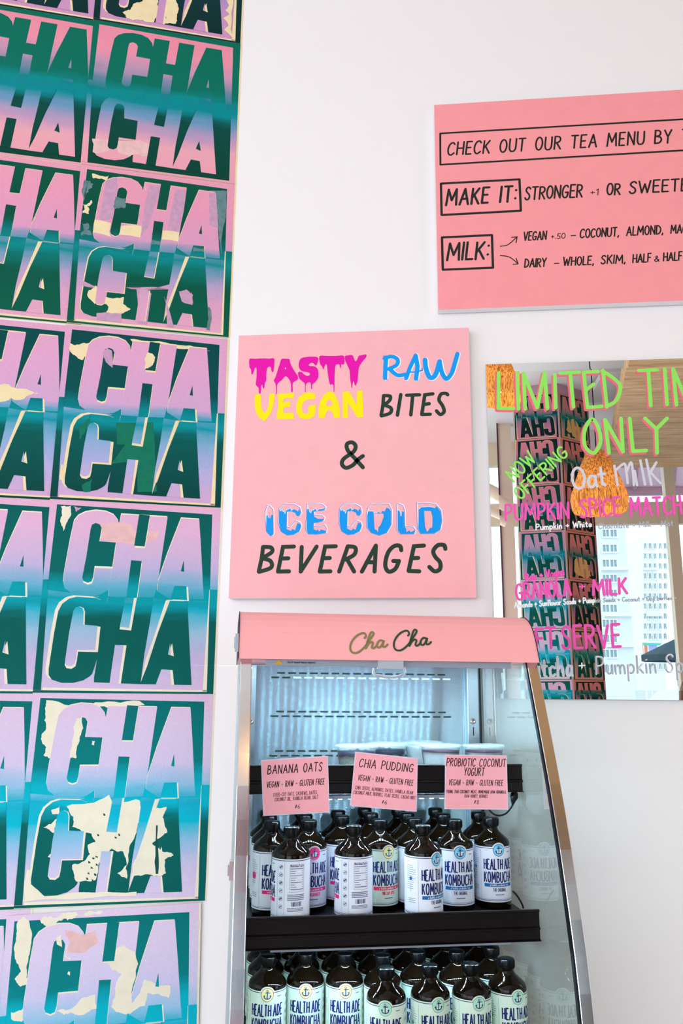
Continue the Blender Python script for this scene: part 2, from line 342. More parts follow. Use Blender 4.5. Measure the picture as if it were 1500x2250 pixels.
# ------------------------------------------------------------------ CHA CHA posters
PW, PH = .413, .461
S = {
'field_top':[(0.041,0.974),(0.949,0.961),(0.956,0.52),(0.952,0.485),(0.628,0.487),(0.373,0.49),(0.016,0.519),(0.03,0.573)],
'C_top':[(0.146,0.889),(0.168,0.918),(0.207,0.939),(0.264,0.95),(0.323,0.947),(0.368,0.931),(0.396,0.901),(0.412,0.845),(0.391,0.782),(0.37,0.53),(0.353,0.519),(0.322,0.502),(0.265,0.492),(0.208,0.495),(0.157,0.509),(0.123,0.532),(0.112,0.562),(0.115,0.629),(0.132,0.792)],
'H_top':[(0.412,0.936),(0.683,0.933),(0.648,0.579),(0.631,0.497),(0.373,0.49),(0.37,0.53),(0.381,0.652),(0.391,0.782),(0.405,0.88)],
'A_top':[(0.764,0.93),(0.872,0.929),(0.893,0.753),(0.915,0.546),(0.922,0.495),(0.724,0.489),(0.646,0.53),(0.648,0.579),(0.694,0.732)],
'c_counter_top':[(0.269,0.883),(0.292,0.876),(0.304,0.858),(0.297,0.785),(0.391,0.782),(0.381,0.652),(0.281,0.652),(0.277,0.594),(0.27,0.57),(0.249,0.563),(0.223,0.572),(0.216,0.589),(0.23,0.701),(0.242,0.849),(0.248,0.873)],
'c_gap_top':[(0.37,0.526),(0.359,0.436),(0.335,0.469),(0.302,0.484),(0.333,0.499),(0.354,0.51)],
'h_notch_top':[(0.515,0.941),(0.578,0.938),(0.559,0.768),(0.498,0.769)],
'h_leg_top':[(0.486,0.69),(0.547,0.688),(0.533,0.487),(0.473,0.486)],
'a_eye_top':[(0.792,0.701),(0.798,0.639),(0.778,0.641)],
'a_foot_top':[(0.745,0.561),(0.815,0.562),(0.824,0.487),(0.727,0.489)],
'C_low':[(0.099,0.41),(0.117,0.449),(0.153,0.477),(0.195,0.488),(0.252,0.486),(0.302,0.484),(0.346,0.469),(0.392,0.43),(0.34,0.193),(0.312,0.096),(0.299,0.083),(0.266,0.063),(0.212,0.05),(0.149,0.05),(0.096,0.065),(0.077,0.087),(0.074,0.119),(0.086,0.292)],
'H_low':[(0.373,0.493),(0.628,0.493),(0.617,0.369),(0.585,0.047),(0.326,0.054),(0.324,0.077),(0.336,0.193),(0.346,0.336),(0.362,0.423)],
'A_low':[(0.724,0.482),(0.825,0.482),(0.855,0.207),(0.873,0.045),(0.606,0.047),(0.581,0.047),(0.615,0.138),(0.665,0.31)],
'c_counter_low':[(0.217,0.438),(0.239,0.429),(0.247,0.41),(0.251,0.341),(0.339,0.336),(0.335,0.206),(0.226,0.207),(0.223,0.159),(0.218,0.133),(0.198,0.12),(0.17,0.123),(0.159,0.139),(0.169,0.294),(0.184,0.412),(0.196,0.432)],
'h_notch_low':[(0.473,0.489),(0.533,0.491),(0.512,0.32),(0.447,0.325)],
'h_leg_low':[(0.431,0.244),(0.492,0.243),(0.474,0.048),(0.412,0.051)],
'wedge_low':[(0.628,0.493),(0.717,0.482),(0.665,0.31),(0.611,0.145),(0.585,0.055),(0.596,0.203),(0.617,0.369)],
'a_eye_low':[(0.75,0.258),(0.764,0.191),(0.73,0.201)],
'a_foot_low':[(0.702,0.123),(0.761,0.12),(0.774,0.044),(0.67,0.047)],
'left_band':[(0.0,0.572),(0.03,0.573),(0.042,0.013),(0.0,0.013)],
'right_band':[(0.954,0.547),(1,0.547),(1,0),(0.963,0.011)],
'bottom_band':[(0,0.012),(1,0.012),(1,0),(0,0)],
}
M_cream = mat('cream_poster_paper', (246, 224, 178), .7, noise=.06, nscale=30)
M_creamL = mat('pale_cream_poster_paper', (246, 235, 212), .7, noise=.05, nscale=30)
INK = {}
def inks(key, L, D):
    if key not in INK: INK[key] = (ink('poster_light_ink_'+key, L, streak=.02), ink('poster_dark_ink_'+key, D, streak=.03))
    return INK[key]
RAMP = {
'a': ([(0, (212, 152, 192)), (.2, (205, 150, 196)), (.4, (150, 140, 198)), (.5, (20, 130, 150)), (.7, (210, 155, 190)), (1, (230, 160, 190))], [(0, (4, 44, 46)), (.4, (4, 54, 56)), (.5, (0, 120, 130)), (.6, (4, 60, 62)), (1, (4, 50, 52))]),
'b': ([(0, (240, 162, 178)), (.19, (238, 168, 182)), (.27, (200, 155, 190)), (.38, (110, 152, 188)), (.47, (0, 140, 150)), (.54, (10, 130, 138)), (.6, (100, 135, 160)), (.72, (200, 150, 180)), (.82, (240, 148, 170)), (1, (240, 142, 164))], [(0, (0, 66, 52)), (.38, (0, 74, 64)), (.46, (0, 138, 146)), (.53, (0, 140, 142)), (.6, (0, 112, 94)), (1, (0, 108, 86))]),
'c': ([(0, (232, 168, 192)), (.2, (222, 162, 196)), (.32, (180, 160, 198)), (.4, (100, 150, 178)), (.455, (0, 140, 146)), (.5, (110, 150, 180)), (.56, (222, 158, 194)), (.8, (236, 156, 184)), (1, (236, 160, 182))], [(0, (0, 92, 70)), (.3, (0, 86, 68)), (.38, (0, 110, 100)), (.46, (0, 138, 140)), (.53, (0, 120, 118)), (.62, (0, 78, 62)), (1, (0, 84, 64))]),
'd': ([(0, (218, 170, 210)), (.2, (182, 176, 222)), (.36, (128, 172, 208)), (.45, (0, 150, 168)), (.5, (96, 164, 196)), (.56, (214, 168, 208)), (.8, (228, 166, 204)), (1, (228, 166, 198))], [(0, (0, 66, 62)), (.38, (0, 90, 84)), (.46, (0, 148, 158)), (.53, (0, 130, 138)), (.62, (0, 78, 80)), (1, (0, 72, 72))]),
'e': ([(0, (222, 192, 226)), (.18, (202, 186, 226)), (.32, (156, 194, 222)), (.42, (40, 180, 205)), (.47, (0, 160, 178)), (.55, (100, 178, 208)), (.64, (196, 182, 222)), (.85, (230, 182, 216)), (1, (232, 178, 208))], [(0, (0, 98, 92)), (.38, (0, 94, 88)), (.47, (0, 158, 172)), (.54, (0, 160, 172)), (.62, (0, 104, 100)), (1, (0, 92, 88))]),
'f': ([(0, (228, 206, 236)), (.16, (212, 200, 234)), (.28, (150, 194, 228)), (.38, (0, 188, 214)), (.47, (20, 176, 204)), (.54, (130, 192, 224)), (.64, (216, 200, 232)), (.85, (226, 200, 230)), (1, (230, 194, 224))], [(0, (0, 96, 92)), (.38, (0, 100, 96)), (.47, (0, 184, 208)), (.55, (0, 180, 200)), (.66, (0, 124, 126)), (1, (0, 108, 108))]),
'g': ([(0, (226, 206, 236)), (.2, (170, 206, 234)), (.38, (0, 190, 216)), (.47, (20, 180, 210)), (.54, (150, 200, 232)), (.64, (212, 204, 238)), (.85, (228, 208, 236)), (1, (232, 204, 232))], [(0, (0, 110, 112)), (.36, (0, 120, 124)), (.46, (0, 184, 206)), (.58, (0, 180, 200)), (.68, (0, 128, 132)), (1, (0, 116, 116))]),
}
def tone(st, k):   # the same stops with each colour channel scaled
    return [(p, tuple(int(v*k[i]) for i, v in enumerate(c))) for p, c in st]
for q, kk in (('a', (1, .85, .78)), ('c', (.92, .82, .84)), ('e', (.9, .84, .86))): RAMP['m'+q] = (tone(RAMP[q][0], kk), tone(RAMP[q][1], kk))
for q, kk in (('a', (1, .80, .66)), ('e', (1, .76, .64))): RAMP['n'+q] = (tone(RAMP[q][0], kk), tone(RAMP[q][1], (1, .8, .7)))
def poster_mesh(key, inverse=False, shift=.012, wear=(), cream=None, seed=0):
    Lk, Dk = inks(key, *RAMP[key]); cr = cream or M_cream
    A, B = (Dk, Lk) if inverse else (Lk, Dk)
    mb = MB(); e = .00005; cnt = [0]
    def put(P, m, lay, sx=0, sy=0): cnt[0] += 1; mb.poly([((x+sx)*PW, (y+sy)*PH, .0006+lay*e+(cnt[0] % 8)*5e-6) for x, y in P], m)
    th = .0005
    mb.box(0, PW+.005, -.0012, PH, 0, th, cr)
    put([(0, 0), (1, 0), (1, 1), (0, 1)], A, 0)
    put(S['field_top'], B, 1)
    for w in wear:
        if w[0] == 0: put(w[1], w[2] if len(w) > 2 else cr, 2)
    if shift > .004:
        for k in ('C_top', 'H_top', 'A_top'): put(S[k], cr, 3, -.002, shift*.55)
    for k in ('C_top', 'H_top', 'A_top'): put(S[k], A, 4)
    for w in wear:
        if w[0] == 2: put(w[1], w[2] if len(w) > 2 else cr, 5)
    for k in ('c_counter_top', 'c_gap_top', 'h_notch_top', 'h_leg_top', 'a_eye_top', 'a_foot_top'):
        if shift > .004 and k[0] != 'a' and 'gap' not in k: put(S[k], cr, 6, shift*.25, -shift*.9)
        if shift > .004 and k == 'a_foot_top': put(S[k], cr, 6, shift*.9, -shift*.3)
    for k in ('c_counter_top', 'c_gap_top', 'h_notch_top', 'h_leg_top', 'a_eye_top', 'a_foot_top'): put(S[k], B, 7)
    for w in wear:
        if w[0] == 1: put(w[1], w[2] if len(w) > 2 else cr, 8)
    # lower half: bands of the second ink, then its letters
    for k in ('left_band', 'right_band', 'bottom_band'): put(S[k], B, 9)
    if shift > .004:
        mb.poly([(x*PW, y*PH, .0006+9.5*e) for x, y in [(.958-shift*1.6, .012), (.965, .012), (.958, .545), (.952, .545)]], cr)
        mb.poly([(x*PW, y*PH, .0006+9.5*e) for x, y in [(.05, .012), (.965, .010), (.965, .020), (.05, .026)]], cr)
        put(S['C_low'], cr, 10, -shift*1.5, shift*.6); put(S['A_low'], cr, 10, -shift*1.6, shift*.3)
    for k in ('C_low', 'H_low', 'A_low'): put(S[k], B, 11)
    for w in wear:
        if w[0] == 3: put(w[1], w[2] if len(w) > 2 else cr, 12)
    for k in ('c_counter_low', 'h_notch_low', 'h_leg_low', 'wedge_low', 'a_eye_low', 'a_foot_low'):
        P = S[k]
        if shift > .004 and k != 'wedge_low':
            put(P, cr, 13); x0 = min(p[0] for p in P); y1 = max(p[1] for p in P); x1 = max(p[0] for p in P); y0 = min(p[1] for p in P)
            kx = 1-shift*1.35/(x1-x0); ky = 1-shift*1.1/(y1-y0)
            if k in ('h_leg_low', 'a_foot_low'): ky = 1
            if k == 'h_notch_low': ky = 1-shift*1.1/(y1-y0)
            if k == 'a_eye_low': kx = .45; ky = .9
            P = [(x0+(x-x0)*kx, y1+(y-y1)*ky) for x, y in P]
        put(P, A, 14)
        if shift > .004 and k == 'wedge_low':
            put([(.717, .482), (.665, .31), (.611, .145), (.585, .055), (.604, .17), (.65, .31), (.70, .482)], cr, 15)
    for w in wear:
        if w[0] == 4: put(w[1], w[2] if len(w) > 2 else cr, 16)
    return mb
def pl(s0, z0, P, f, seed=None, amp=.16):   # outline in photo pixels on the poster wall -> poster coordinates
    Q = [((pw(*f(x, y))[0]-s0)/PW, (pw(*f(x, y))[1]-z0)/PH) for x, y in P]
    return jag(Q, amp, seed) if seed is not None else Q
zf5 = lambda x, y: (30+.3*x, 1510+.3*y)
zf3 = lambda x, y: (110+.26667*x, 700+.26667*y)
zf2 = lambda x, y: (150+.25333*x, 360+.25333*y)
zf4 = lambda x, y: (70+.28*x, 1100+.28*y)
zf1 = lambda x, y: (180+.24*x, .24*y)
zf6 = lambda x, y: (.30667*x, 1960+.30667*y)
M_grayink = mat('grey_overprint', (104, 138, 142), .6, noise=.25, nscale=60)
M_lilac = mat('lilac_overprint', (206, 158, 190), .6, noise=.12, nscale=80)
M_green2 = mat('second_green_overprint', (0, 118, 92), .6, noise=.15, nscale=60)
M_peach = mat('peach_overprint', (240, 192, 192), .6, noise=.1, nscale=50)
M_darkspeck = mat('dark_green_specks', (10, 78, 72), .6)
ZT = [3.808, 3.347, 2.8835, 2.4165, 1.955, 1.494, 1.0312]      # top edges, row 0..6
NAMEROW = ['topmost row', 'second row from the top', 'third row from the top', 'fourth row from the top', 'fifth row from the top', 'sixth row from the top', 'lowest row']
KEY = ['a', 'b', 'c', 'd', 'e', 'f', 'g']; SH = [.012, .002, .0045, .012, .012, .008, .008]
rnd = random.Random(3)
for r in range(7):
    for c in (1, 0):
        s0 = -.412+.001*((r*7) % 3) if c else -.7875
        z0 = ZT[r]-PH-(.0 if c else .002)
        wear = []
        if c:
            if r == 0: wear = [(3, pl(s0, z0, [(370, 120), (440, 100), (500, 30), (690, -10), (660, 210), (520, 190), (410, 175)], zf1, 5)), (3, pl(s0, z0, [(740, 0), (850, -10), (880, 110), (860, 225), (740, 230), (760, 100)], zf1, 6)), (4, pl(s0, z0, [(1385, -5), (1385, 375), (1300, 285), (1340, 240), (1295, 175), (1350, 140), (1310, 100), (1345, 60), (1320, 10)], zf1, 7, .1))]
            if r == 1: wear = [(4, pl(s0, z0, [(95, 1275), (250, 1290), (460, 1300), (540, 1290), (700, 1400), (660, 1430), (480, 1420), (440, 1440), (330, 1400), (320, 1285), (240, 1390), (100, 1400)], zf1, 5, .1), M_peach)]
            if r == 1: wear = [(3,)+wear[0][1:]]
            if r == 2:
                wear = [(0, pl(s0, z0, [(205, 90), (355, 105), (330, 150), (215, 130)], zf2, 3)), (0, pl(s0, z0, [(125, 350), (205, 320), (180, 440), (125, 430)], zf2, 4, .3)), (0, pl(s0, z0, [(110, 510), (170, 520), (210, 620), (110, 625)], zf2, 4, .3), M_grayink), (0, pl(s0, z0, [(145, 140), (190, 150), (160, 260), (135, 330)], zf2, 8, .3), M_grayink),
                        (0, pl(s0, z0, [(1225, 235), (1375, 240), (1370, 420), (1330, 790), (1300, 500)], zf2, 9, .05), M_grayink),
                        (2, pl(s0, z0, [(330, 150), (420, 120), (430, 200), (380, 480), (300, 500), (270, 480)], zf2), M_lilac),
                        (2, pl(s0, z0, [(230, 490), (370, 520), (355, 590), (370, 640), (215, 600)], zf2, 2, .04)), (2, pl(s0, z0, [(455, 545), (635, 545), (625, 645), (440, 620)], zf2, 2, .04)), (2, pl(s0, z0, [(820, 585), (960, 600), (950, 680), (810, 660)], zf2, 2, .04)),
                        (2, pl(s0, z0, [(700, 190), (795, 195), (780, 290), (690, 560), (630, 640), (660, 380)], zf2), M_lilac), (2, pl(s0, z0, [(930, 225), (1025, 235), (1000, 420), (960, 600), (860, 570)], zf2), M_lilac),
                        (2, pl(s0, z0, [(1220, 260), (1280, 265), (1300, 560), (1225, 540)], zf2), M_lilac),
                        (1, pl(s0, z0, [(410, 290), (500, 300), (490, 390), (400, 400)], zf2, 3, .2), M_grayink), (1, pl(s0, z0, [(725, 665), (805, 670), (795, 710), (715, 705)], zf2, 3), M_grayink), (1, pl(s0, z0, [(1085, 730), (1175, 735), (1180, 770), (1085, 765)], zf2, 3), M_grayink),
                        (3, pl(s0, z0, [(130, 1020), (880, 1050), (870, 1095), (500, 1075), (120, 1060)], zf2, 3, .1), M_lilac),
                        (3, pl(s0, z0, [(180, 1100), (240, 1060), (260, 1180), (230, 1220), (165, 1140)], zf2, 3)), (4, pl(s0, z0, [(330, 1160), (480, 1160), (475, 1220), (540, 1265), (480, 1300), (330, 1290), (350, 1245), (320, 1220)], zf2, 3, .12)),
                        (3, pl(s0, z0, [(590, 1080), (680, 1085), (720, 1130), (690, 1350), (680, 1400), (600, 1385), (610, 1280)], zf2), M_lilac), (3, pl(s0, z0, [(245, 1300), (455, 1280), (460, 1380), (245, 1355)], zf2, 6, .05), M_lilac),
                        (4, pl(s0, z0, [(960, 1110), (1020, 1095), (1080, 1140), (1075, 1230), (985, 1200)], zf2, 3, .1), M_lilac), (4, pl(s0, z0, [(830, 1150), (880, 1290), (915, 1420), (855, 1415), (850, 1230)], zf2), M_lilac), (4, pl(s0, z0, [(1205, 1250), (1225, 1250), (1225, 1450), (1195, 1445)], zf2, 2, .1), M_grayink)]
            if r == 3:
                wear = [(0, pl(s0, z0, [(165, 205), (320, 205), (300, 300), (270, 345), (180, 290), (155, 250)], zf3, 3)), (0, pl(s0, z0, [(660, 172), (900, 190), (1150, 225), (1320, 270), (1230, 275), (1040, 250), (900, 232), (700, 215)], zf3, 4, .05)),
                        (1, pl(s0, z0, [(430, 285), (470, 250), (510, 270), (515, 410), (460, 360)], zf3, 5, .05), M_lilac), (1, pl(s0, z0, [(800, 285), (840, 290), (865, 330), (830, 400), (780, 415)], zf3, 5)),
                        (3, pl(s0, z0, [(250, 880), (330, 800), (330, 850), (270, 960), (245, 1000)], zf3, 3), M_green2), (3, pl(s0, z0, [(545, 860), (850, 860), (860, 1000), (880, 1430), (720, 1430), (720, 1180), (500, 1200), (620, 1040), (550, 1040)], zf3, 3, .02), M_green2),
                        (4, pl(s0, z0, [(230, 1300), (260, 1380), (350, 1320), (330, 1430), (280, 1430)], zf3, 3, .1), M_green2), (4, pl(s0, z0, [(95, 1200), (110, 1210), (105, 1340), (80, 1330)], zf3, 3, .1))]
            if r == 4: wear = [(0, pl(s0, z0, [(230, 45), (310, 40), (300, 130), (270, 180), (248, 240), (225, 150), (235, 90)], zf4, 3)), (0, pl(s0, z0, [(330, 45), (390, 60), (350, 90)], zf4, 3), M_lilac), (2, pl(s0, z0, [(540, 180), (780, 190), (800, 240), (1000, 240), (980, 310), (900, 340), (640, 330), (540, 300)], zf4, 6, .08), M_peach)]
            if r == 5: wear = [(0, pl(s0, z0, [(240, 95), (600, 110), (960, 128), (880, 145), (840, 185), (700, 150), (560, 170), (320, 250), (265, 520), (220, 500), (240, 440), (205, 350), (240, 300), (235, 180)], zf5, 3)), (1, pl(s0, z0, [(460, 230), (505, 215), (510, 300), (480, 400), (460, 520), (410, 515), (440, 350)], zf5, 4, .12)), (1, pl(s0, z0, [(575, 390), (595, 395), (590, 425), (572, 420)], zf5, 4)),
                        (3, pl(s0, z0, [(390, 870), (700, 785), (720, 840), (920, 825), (930, 900), (900, 1060), (840, 1250), (830, 1400), (760, 1360), (830, 1300), (800, 1200), (720, 1180), (620, 1300), (600, 1410), (460, 1420), (430, 1300), (520, 1270), (560, 1220), (545, 1150), (600, 1130), (570, 1070), (430, 1020), (440, 950)], zf5, 3, .12)),
                        (3, pl(s0, z0, [(275, 900), (340, 865), (330, 930), (290, 930)], zf5, 3)), (3, pl(s0, z0, [(220, 1025), (320, 960), (300, 1065)], zf5, 3)), (3, pl(s0, z0, [(250, 1240), (290, 1190), (290, 1260)], zf5, 3)),
                        (4, pl(s0, z0, [(1050, 880), (1120, 875), (1090, 950), (1125, 1060), (1050, 1110), (1015, 1140), (1050, 1170), (1150, 1210), (1170, 1230), (1105, 1260), (1115, 1360), (1000, 1370), (860, 1390), (900, 1250), (970, 1060)], zf5, 3, .12)),
                        (4, pl(s0, z0, [(1042, 1010), (1056, 1010), (1058, 1365), (1040, 1365)], zf5, 3, .05), M_darkspeck),
                        (4, pl(s0, z0, [(100, 1330), (125, 1340), (130, 1440), (230, 1530), (450, 1500), (610, 1500), (900, 1495), (900, 1525), (70, 1570), (80, 1430)], zf5, 7, .03))]
            if r == 5: wear += [(4, pl(s0, z0, [(x, y), (x+14, y+6), (x+18, y+18), (x+2, y+16)], zf5, i, .2), M_darkspeck) for i, (x, y) in enumerate([(545, 1270), (575, 1240), (600, 1290), (565, 1310), (540, 1350), (590, 1360), (530, 1390), (570, 1400), (600, 1230), (740, 1090), (765, 1070), (655, 920), (610, 1070)])]
            if r == 6: wear = [(0, pl(s0, z0, [(170, 165), (210, 130), (250, 160), (270, 260), (240, 420), (225, 500), (240, 620), (180, 630), (140, 570), (185, 520), (145, 430), (155, 300)], zf6, 3, .1)), (0, pl(s0, z0, [(330, 160), (480, 120), (600, 130), (500, 150), (360, 195)], zf6, 5, .25)), (0, pl(s0, z0, [(640, 128), (780, 108), (700, 132)], zf6, 5, .2)), (0, pl(s0, z0, [(110, 810), (200, 780), (215, 850), (180, 880), (110, 860)], zf6, 3)),
                        (1, pl(s0, z0, [(440, 290), (475, 265), (480, 355), (445, 335)], zf6, 3, .04)), (1, pl(s0, z0, [(495, 410), (540, 430), (535, 450), (505, 430)], zf6, 3)), (1, pl(s0, z0, [(520, 530), (535, 530), (530, 560), (515, 550)], zf6, 3)),
                        (2, pl(s0, z0, [(500, 235), (560, 240), (640, 270), (720, 240), (740, 330), (640, 400), (510, 400), (540, 320)], zf6, 4, .08), M_peach),
                        (2, pl(s0, z0, [(750, 400), (850, 400), (920, 350), (1000, 400), (970, 770), (1060, 600), (1240, 650), (1230, 740), (1080, 700), (1060, 790), (920, 850), (860, 830), (820, 790), (860, 620), (900, 560), (830, 530), (790, 450)], zf6, 8, .12)),
                        (2, pl(s0, z0, [(430, 810), (560, 780), (710, 700), (720, 800), (560, 840), (480, 840)], zf6, 8, .15))]
        elif r == 3: wear = [(2, pl(s0, z0, [(-60, 850), (20, 845), (60, 855), (85, 865), (50, 878), (0, 884), (-60, 880)], lambda x, y: (x, y), 4, .15))]
        elif r == 5: wear = [(0, pl(s0, z0, [(-40, 1540), (0, 1545), (-10, 1600), (-60, 1590)], lambda x, y: (x, y), 4, .15))]
        mbp = poster_mesh(KEY[r], r == 1, SH[r], wear, M_creamL if r >= 4 else M_cream)
        off = (.0022 if c else .0004)+(.0022 if c and r == 6 else 0)
        O = W0+WS*s0+Vector((0, 0, z0))+WN*off
        tilt = {6: radians(1.4)}.get(r, 0) if c else 0
        M = frame(O, WS, (0, 0, 1), WN) @ Matrix.Rotation(tilt, 4, 'Z')
        if tilt: M = M @ Matrix.Translation((0, -.012, 0))
        lb = {0: 'cream patches in its lower letters', 1: 'green letters above pink ones', 2: 'grey streaks printed over it', 3: 'a cream smear over its first letters', 4: 'peach cloud in the upper letters', 5: 'large bare patches', 6: 'tilted, with cream patches'}[r] if c else 'only its right half in view'
        o = mbp.build('poster', world=M)
        tag(o, f"pink, teal and green letter poster, {'right' if c else 'left'} column of the wall, {NAMEROW[r]}"+(', with '+lb if c and r not in (4, 6) else ', '+lb), 'poster', 'letter posters pasted on the angled wall')
        if c: o['label'] = f"letter poster, right column, {NAMEROW[r].split(',')[0]}, {lb}"
        else: o['label'] = f"letter poster cut by the left photo edge, left column, {NAMEROW[r].split(',')[0]}"

# ------------------------------------------------------------------ signs on the back wall
M_pink = mat('pink_sign_face', (250, 180, 186), .5, noise=.03, nscale=25)
M_pink2 = mat('coral_pink_sign_face', (252, 156, 160), .5, noise=.03, nscale=25)
M_edge = mat('white_board_edge', (240, 240, 244), .6)
M_ink = mat('dark_green_lettering', (34, 58, 44), .6); M_ink2 = mat('near_black_lettering', (34, 38, 32), .6)
M_mag = mat('magenta_lettering', (232, 0, 168), .6); M_yel = mat('yellow_lettering', (255, 232, 0), .6); M_blu = mat('sky_blue_lettering', (0, 154, 240), .6)
M_whi = mat('white_lettering', (250, 248, 252), .6); M_outl = mat('blue_outline', (70, 140, 235), .6)
def board(name, x0, x1, z0, z1, th, m, label, cat='sign'):
    t = thing(name, label, cat, frame((x0, -.004, z0), (1, 0, 0), (0, 0, 1), (0, -1, 0)))
    mb = MB(); mb.box(0, x1-x0, 0, z1-z0, 0, th-.0008, M_edge); mb.box(.0004, x1-x0-.0004, .0004, z1-z0-.0004, th-.0008, th, m)
    mb.build('board', t, bevel=0)
    return t
TS = .022   # board thickness
sA = board('hanging_sign', -.467, .1321, 1.7227, 2.4151, TS, M_pink, 'square pink sign about raw bites and ice cold beverages, hung above the drinks cooler')
def sa(px, py):     # photo pixel on the face of the sign
    p = hit(px, py, (0, -.004-TS, 0), (0, 1, 0)); return (p.x+.467, p.z-1.7227)
def face(z, x=0): return lambda a, b: (a, b, z+LAY[0]*9e-6)
F1 = face(TS+.0003); F2 = face(TS+.0006); F3 = face(TS+.0009)
def zr(x, y): return sa(540+x/3.125, 770+y/3.125)
def zi(x, y): return sa(560+x/3.409, 1080+y/3.409)
def polys(name, parent, lst, label, conv):
    mb = MB()
    for P, m, F in lst: mb.poly([F(*conv(x, y)) for x, y in P], m)
    return mb.build(name, parent, label)
T1 = [(25,60),(60,58),(120,55),(160,57),(193,55),(195,90),(190,140),(183,150),(175,140),(172,118),(160,112),(145,125),(140,170),(140,205),(130,225),(127,255),(120,262),(115,250),(113,235),(105,245),(103,285),(98,297),(90,293),(88,260),(75,245),(68,230),(72,200),(74,150),(72,120),(62,122),(52,150),(45,166),(38,160),(35,130),(25,115)]
A1 = [(245,60),(275,58),(298,60),(303,80),(315,110),(335,145),(355,175),(357,195),(345,208),(322,225),(322,275),(316,288),(311,280),(310,240),(305,215),(290,190),(275,178),(262,185),(245,205),(225,220),(215,240),(212,298),(207,298),(206,240),(195,215),(192,205),(205,180),(220,130),(232,95)]
S1 = [(495,50),(492,85),(480,105),(470,95),(455,85),(440,90),(430,100),(440,108),(470,110),(490,125),(498,155),(495,190),(475,218),(455,235),(455,262),(448,262),(445,225),(430,220),(412,235),(410,282),(405,283),(405,230),(390,215),(368,195),(358,165),(362,148),(385,150),(400,165),(420,175),(435,172),(440,160),(425,150),(395,145),(370,130),(362,100),(368,70),(385,52),(420,45),(460,43)]
T2 = [(505,40),(560,38),(620,38),(672,38),(675,85),(668,98),(655,95),(652,118),(646,120),(643,100),(630,95),(615,105),(610,150),(608,200),(608,230),(607,280),(603,282),(600,240),(588,232),(580,238),(572,215),(565,180),(558,120),(555,98),(545,98),(535,125),(530,130),(522,108),(510,95)]
Y1 = [(680,40),(700,35),(720,32),(735,38),(745,65),(755,75),(765,60),(775,38),(800,32),(825,28),(826,45),(810,65),(790,90),(775,120),(770,170),(765,215),(755,238),(748,240),(742,215),(735,218),(728,255),(724,255),(722,230),(716,200),(712,140),(700,110),(682,70)]
polys('lettering', sA, [(spline(q, True, 3)[:-1], M_mag, F2) for q in (T1, A1, S1, T2, Y1)]+[([(272,116),(278,125),(272,131),(266,125)], M_pink, F3)], 'dripping magenta lettering', zr)
V2 = [(60,305),(100,297),(103,320),(105,380),(115,415),(130,430),(145,410),(155,370),(160,320),(162,298),(197,295),(198,320),(190,370),(175,420),(155,455),(135,478),(120,482),(100,470),(75,440),(62,390)]
E2 = [(210,300),(270,295),(330,290),(328,325),(285,325),(262,330),(255,360),(300,347),(306,385),(265,392),(255,400),(258,430),(300,428),(328,430),(330,470),(270,472),(212,473),(212,440),(222,380),(222,320)]
G2 = [(475,295),(478,330),(455,335),(425,335),(400,350),(385,380),(382,405),(395,430),(415,435),(432,425),(430,410),(425,395),(440,378),(478,372),(480,410),(470,450),(440,468),(400,472),(365,460),(345,420),(345,370),(360,325),(395,297),(430,287)]
A2 = [(500,465),(498,400),(510,350),(535,305),(560,285),(590,282),(615,310),(635,360),(645,410),(645,463),(605,465),(598,430),(580,412),(560,412),(545,440),(540,465)]
N2 = [(665,283),(705,280),(725,310),(755,370),(762,350),(762,278),(800,275),(803,340),(806,458),(765,460),(745,430),(715,380),(702,360),(700,400),(702,462),(665,463)]
polys('lettering', sA, [(q, M_yel, F1) for q in (V2, E2, G2, A2, N2)]+[([(548,378),(560,345),(575,338),(590,352),(595,375),(570,382)], M_pink, F2)], 'fat yellow lettering', zr)
mb = MB()
raw = [([(962,48),(958,110),(955,190)], 24), (spline([(950,55),(1000,42),(1040,62),(1035,100),(980,128)]), 22), (spline([(985,125),(1020,158),(1050,172),(1095,165)]), 22), ([(1100,192),(1125,120),(1165,35)], 22), ([(1165,35),(1178,110),(1168,195)], 24), ([(1115,148),(1150,150),(1210,138)], 9), (spline([(1230,65),(1235,120),(1262,185),(1300,170),(1330,75)]), 26), (spline([(1330,80),(1345,150),(1375,195),(1410,160),(1432,95),(1452,25)]), 24)]
for P, w in raw: ribbon(mb, [zr(x+5, y+1) for x, y in P], w*1.22/3.125/1764*1.95*1.12+.0016, M_whi, F1)
for P, w in raw: ribbon(mb, [zr(x, y) for x, y in P], w*1.22/3.125/1764*1.95*1.08, M_blu, F2)
for (x, y) in [(948, 45), (968, 198), (950, 196), (1180, 202), (1450, 20), (1462, 22), (1092, 196), (1212, 132), (1090, 178)]:
    ribbon(mb, [zr(x-2, y-9), zr(x, y+6)], .0022, M_blu, F2)
mb.build('lettering', sA, 'blue brushed lettering with a white edge')
PXM = 1.95/1764*1.42
mb = MB()
for st in ["~945,310 940,380 928,445", "~945,310 990,315 985,345 948,375", "~948,375 995,395 990,430 930,450", "1063,303 1040,445", "1103,308 1192,305", "1145,310 1132,443", "1283,298 1228,305 1207,440 1265,438", "1218,372 1258,366", "~1385,305 1372,295 1340,300 1325,340 1350,380 1360,420 1335,440 1308,415"]:
    for P in parse(st): ribbon(mb, [zr(*p) for p in P], 18/3.125*PXM, M_ink, F1)
mb.build('lettering', sA, 'dark green hand-drawn lettering, second line')
mb = MB()
for P in parse("~797,1027 782,1010 764,990 762,976 773,972 781,980 776,993 755,1008 751,1020 760,1028 775,1022 786,1010 797,1002"):
    ribbon(mb, [sa(*p) for p in P], 6.5*PXM, M_ink, F1)
mb.build('ampersand', sA, 'dark green ampersand')
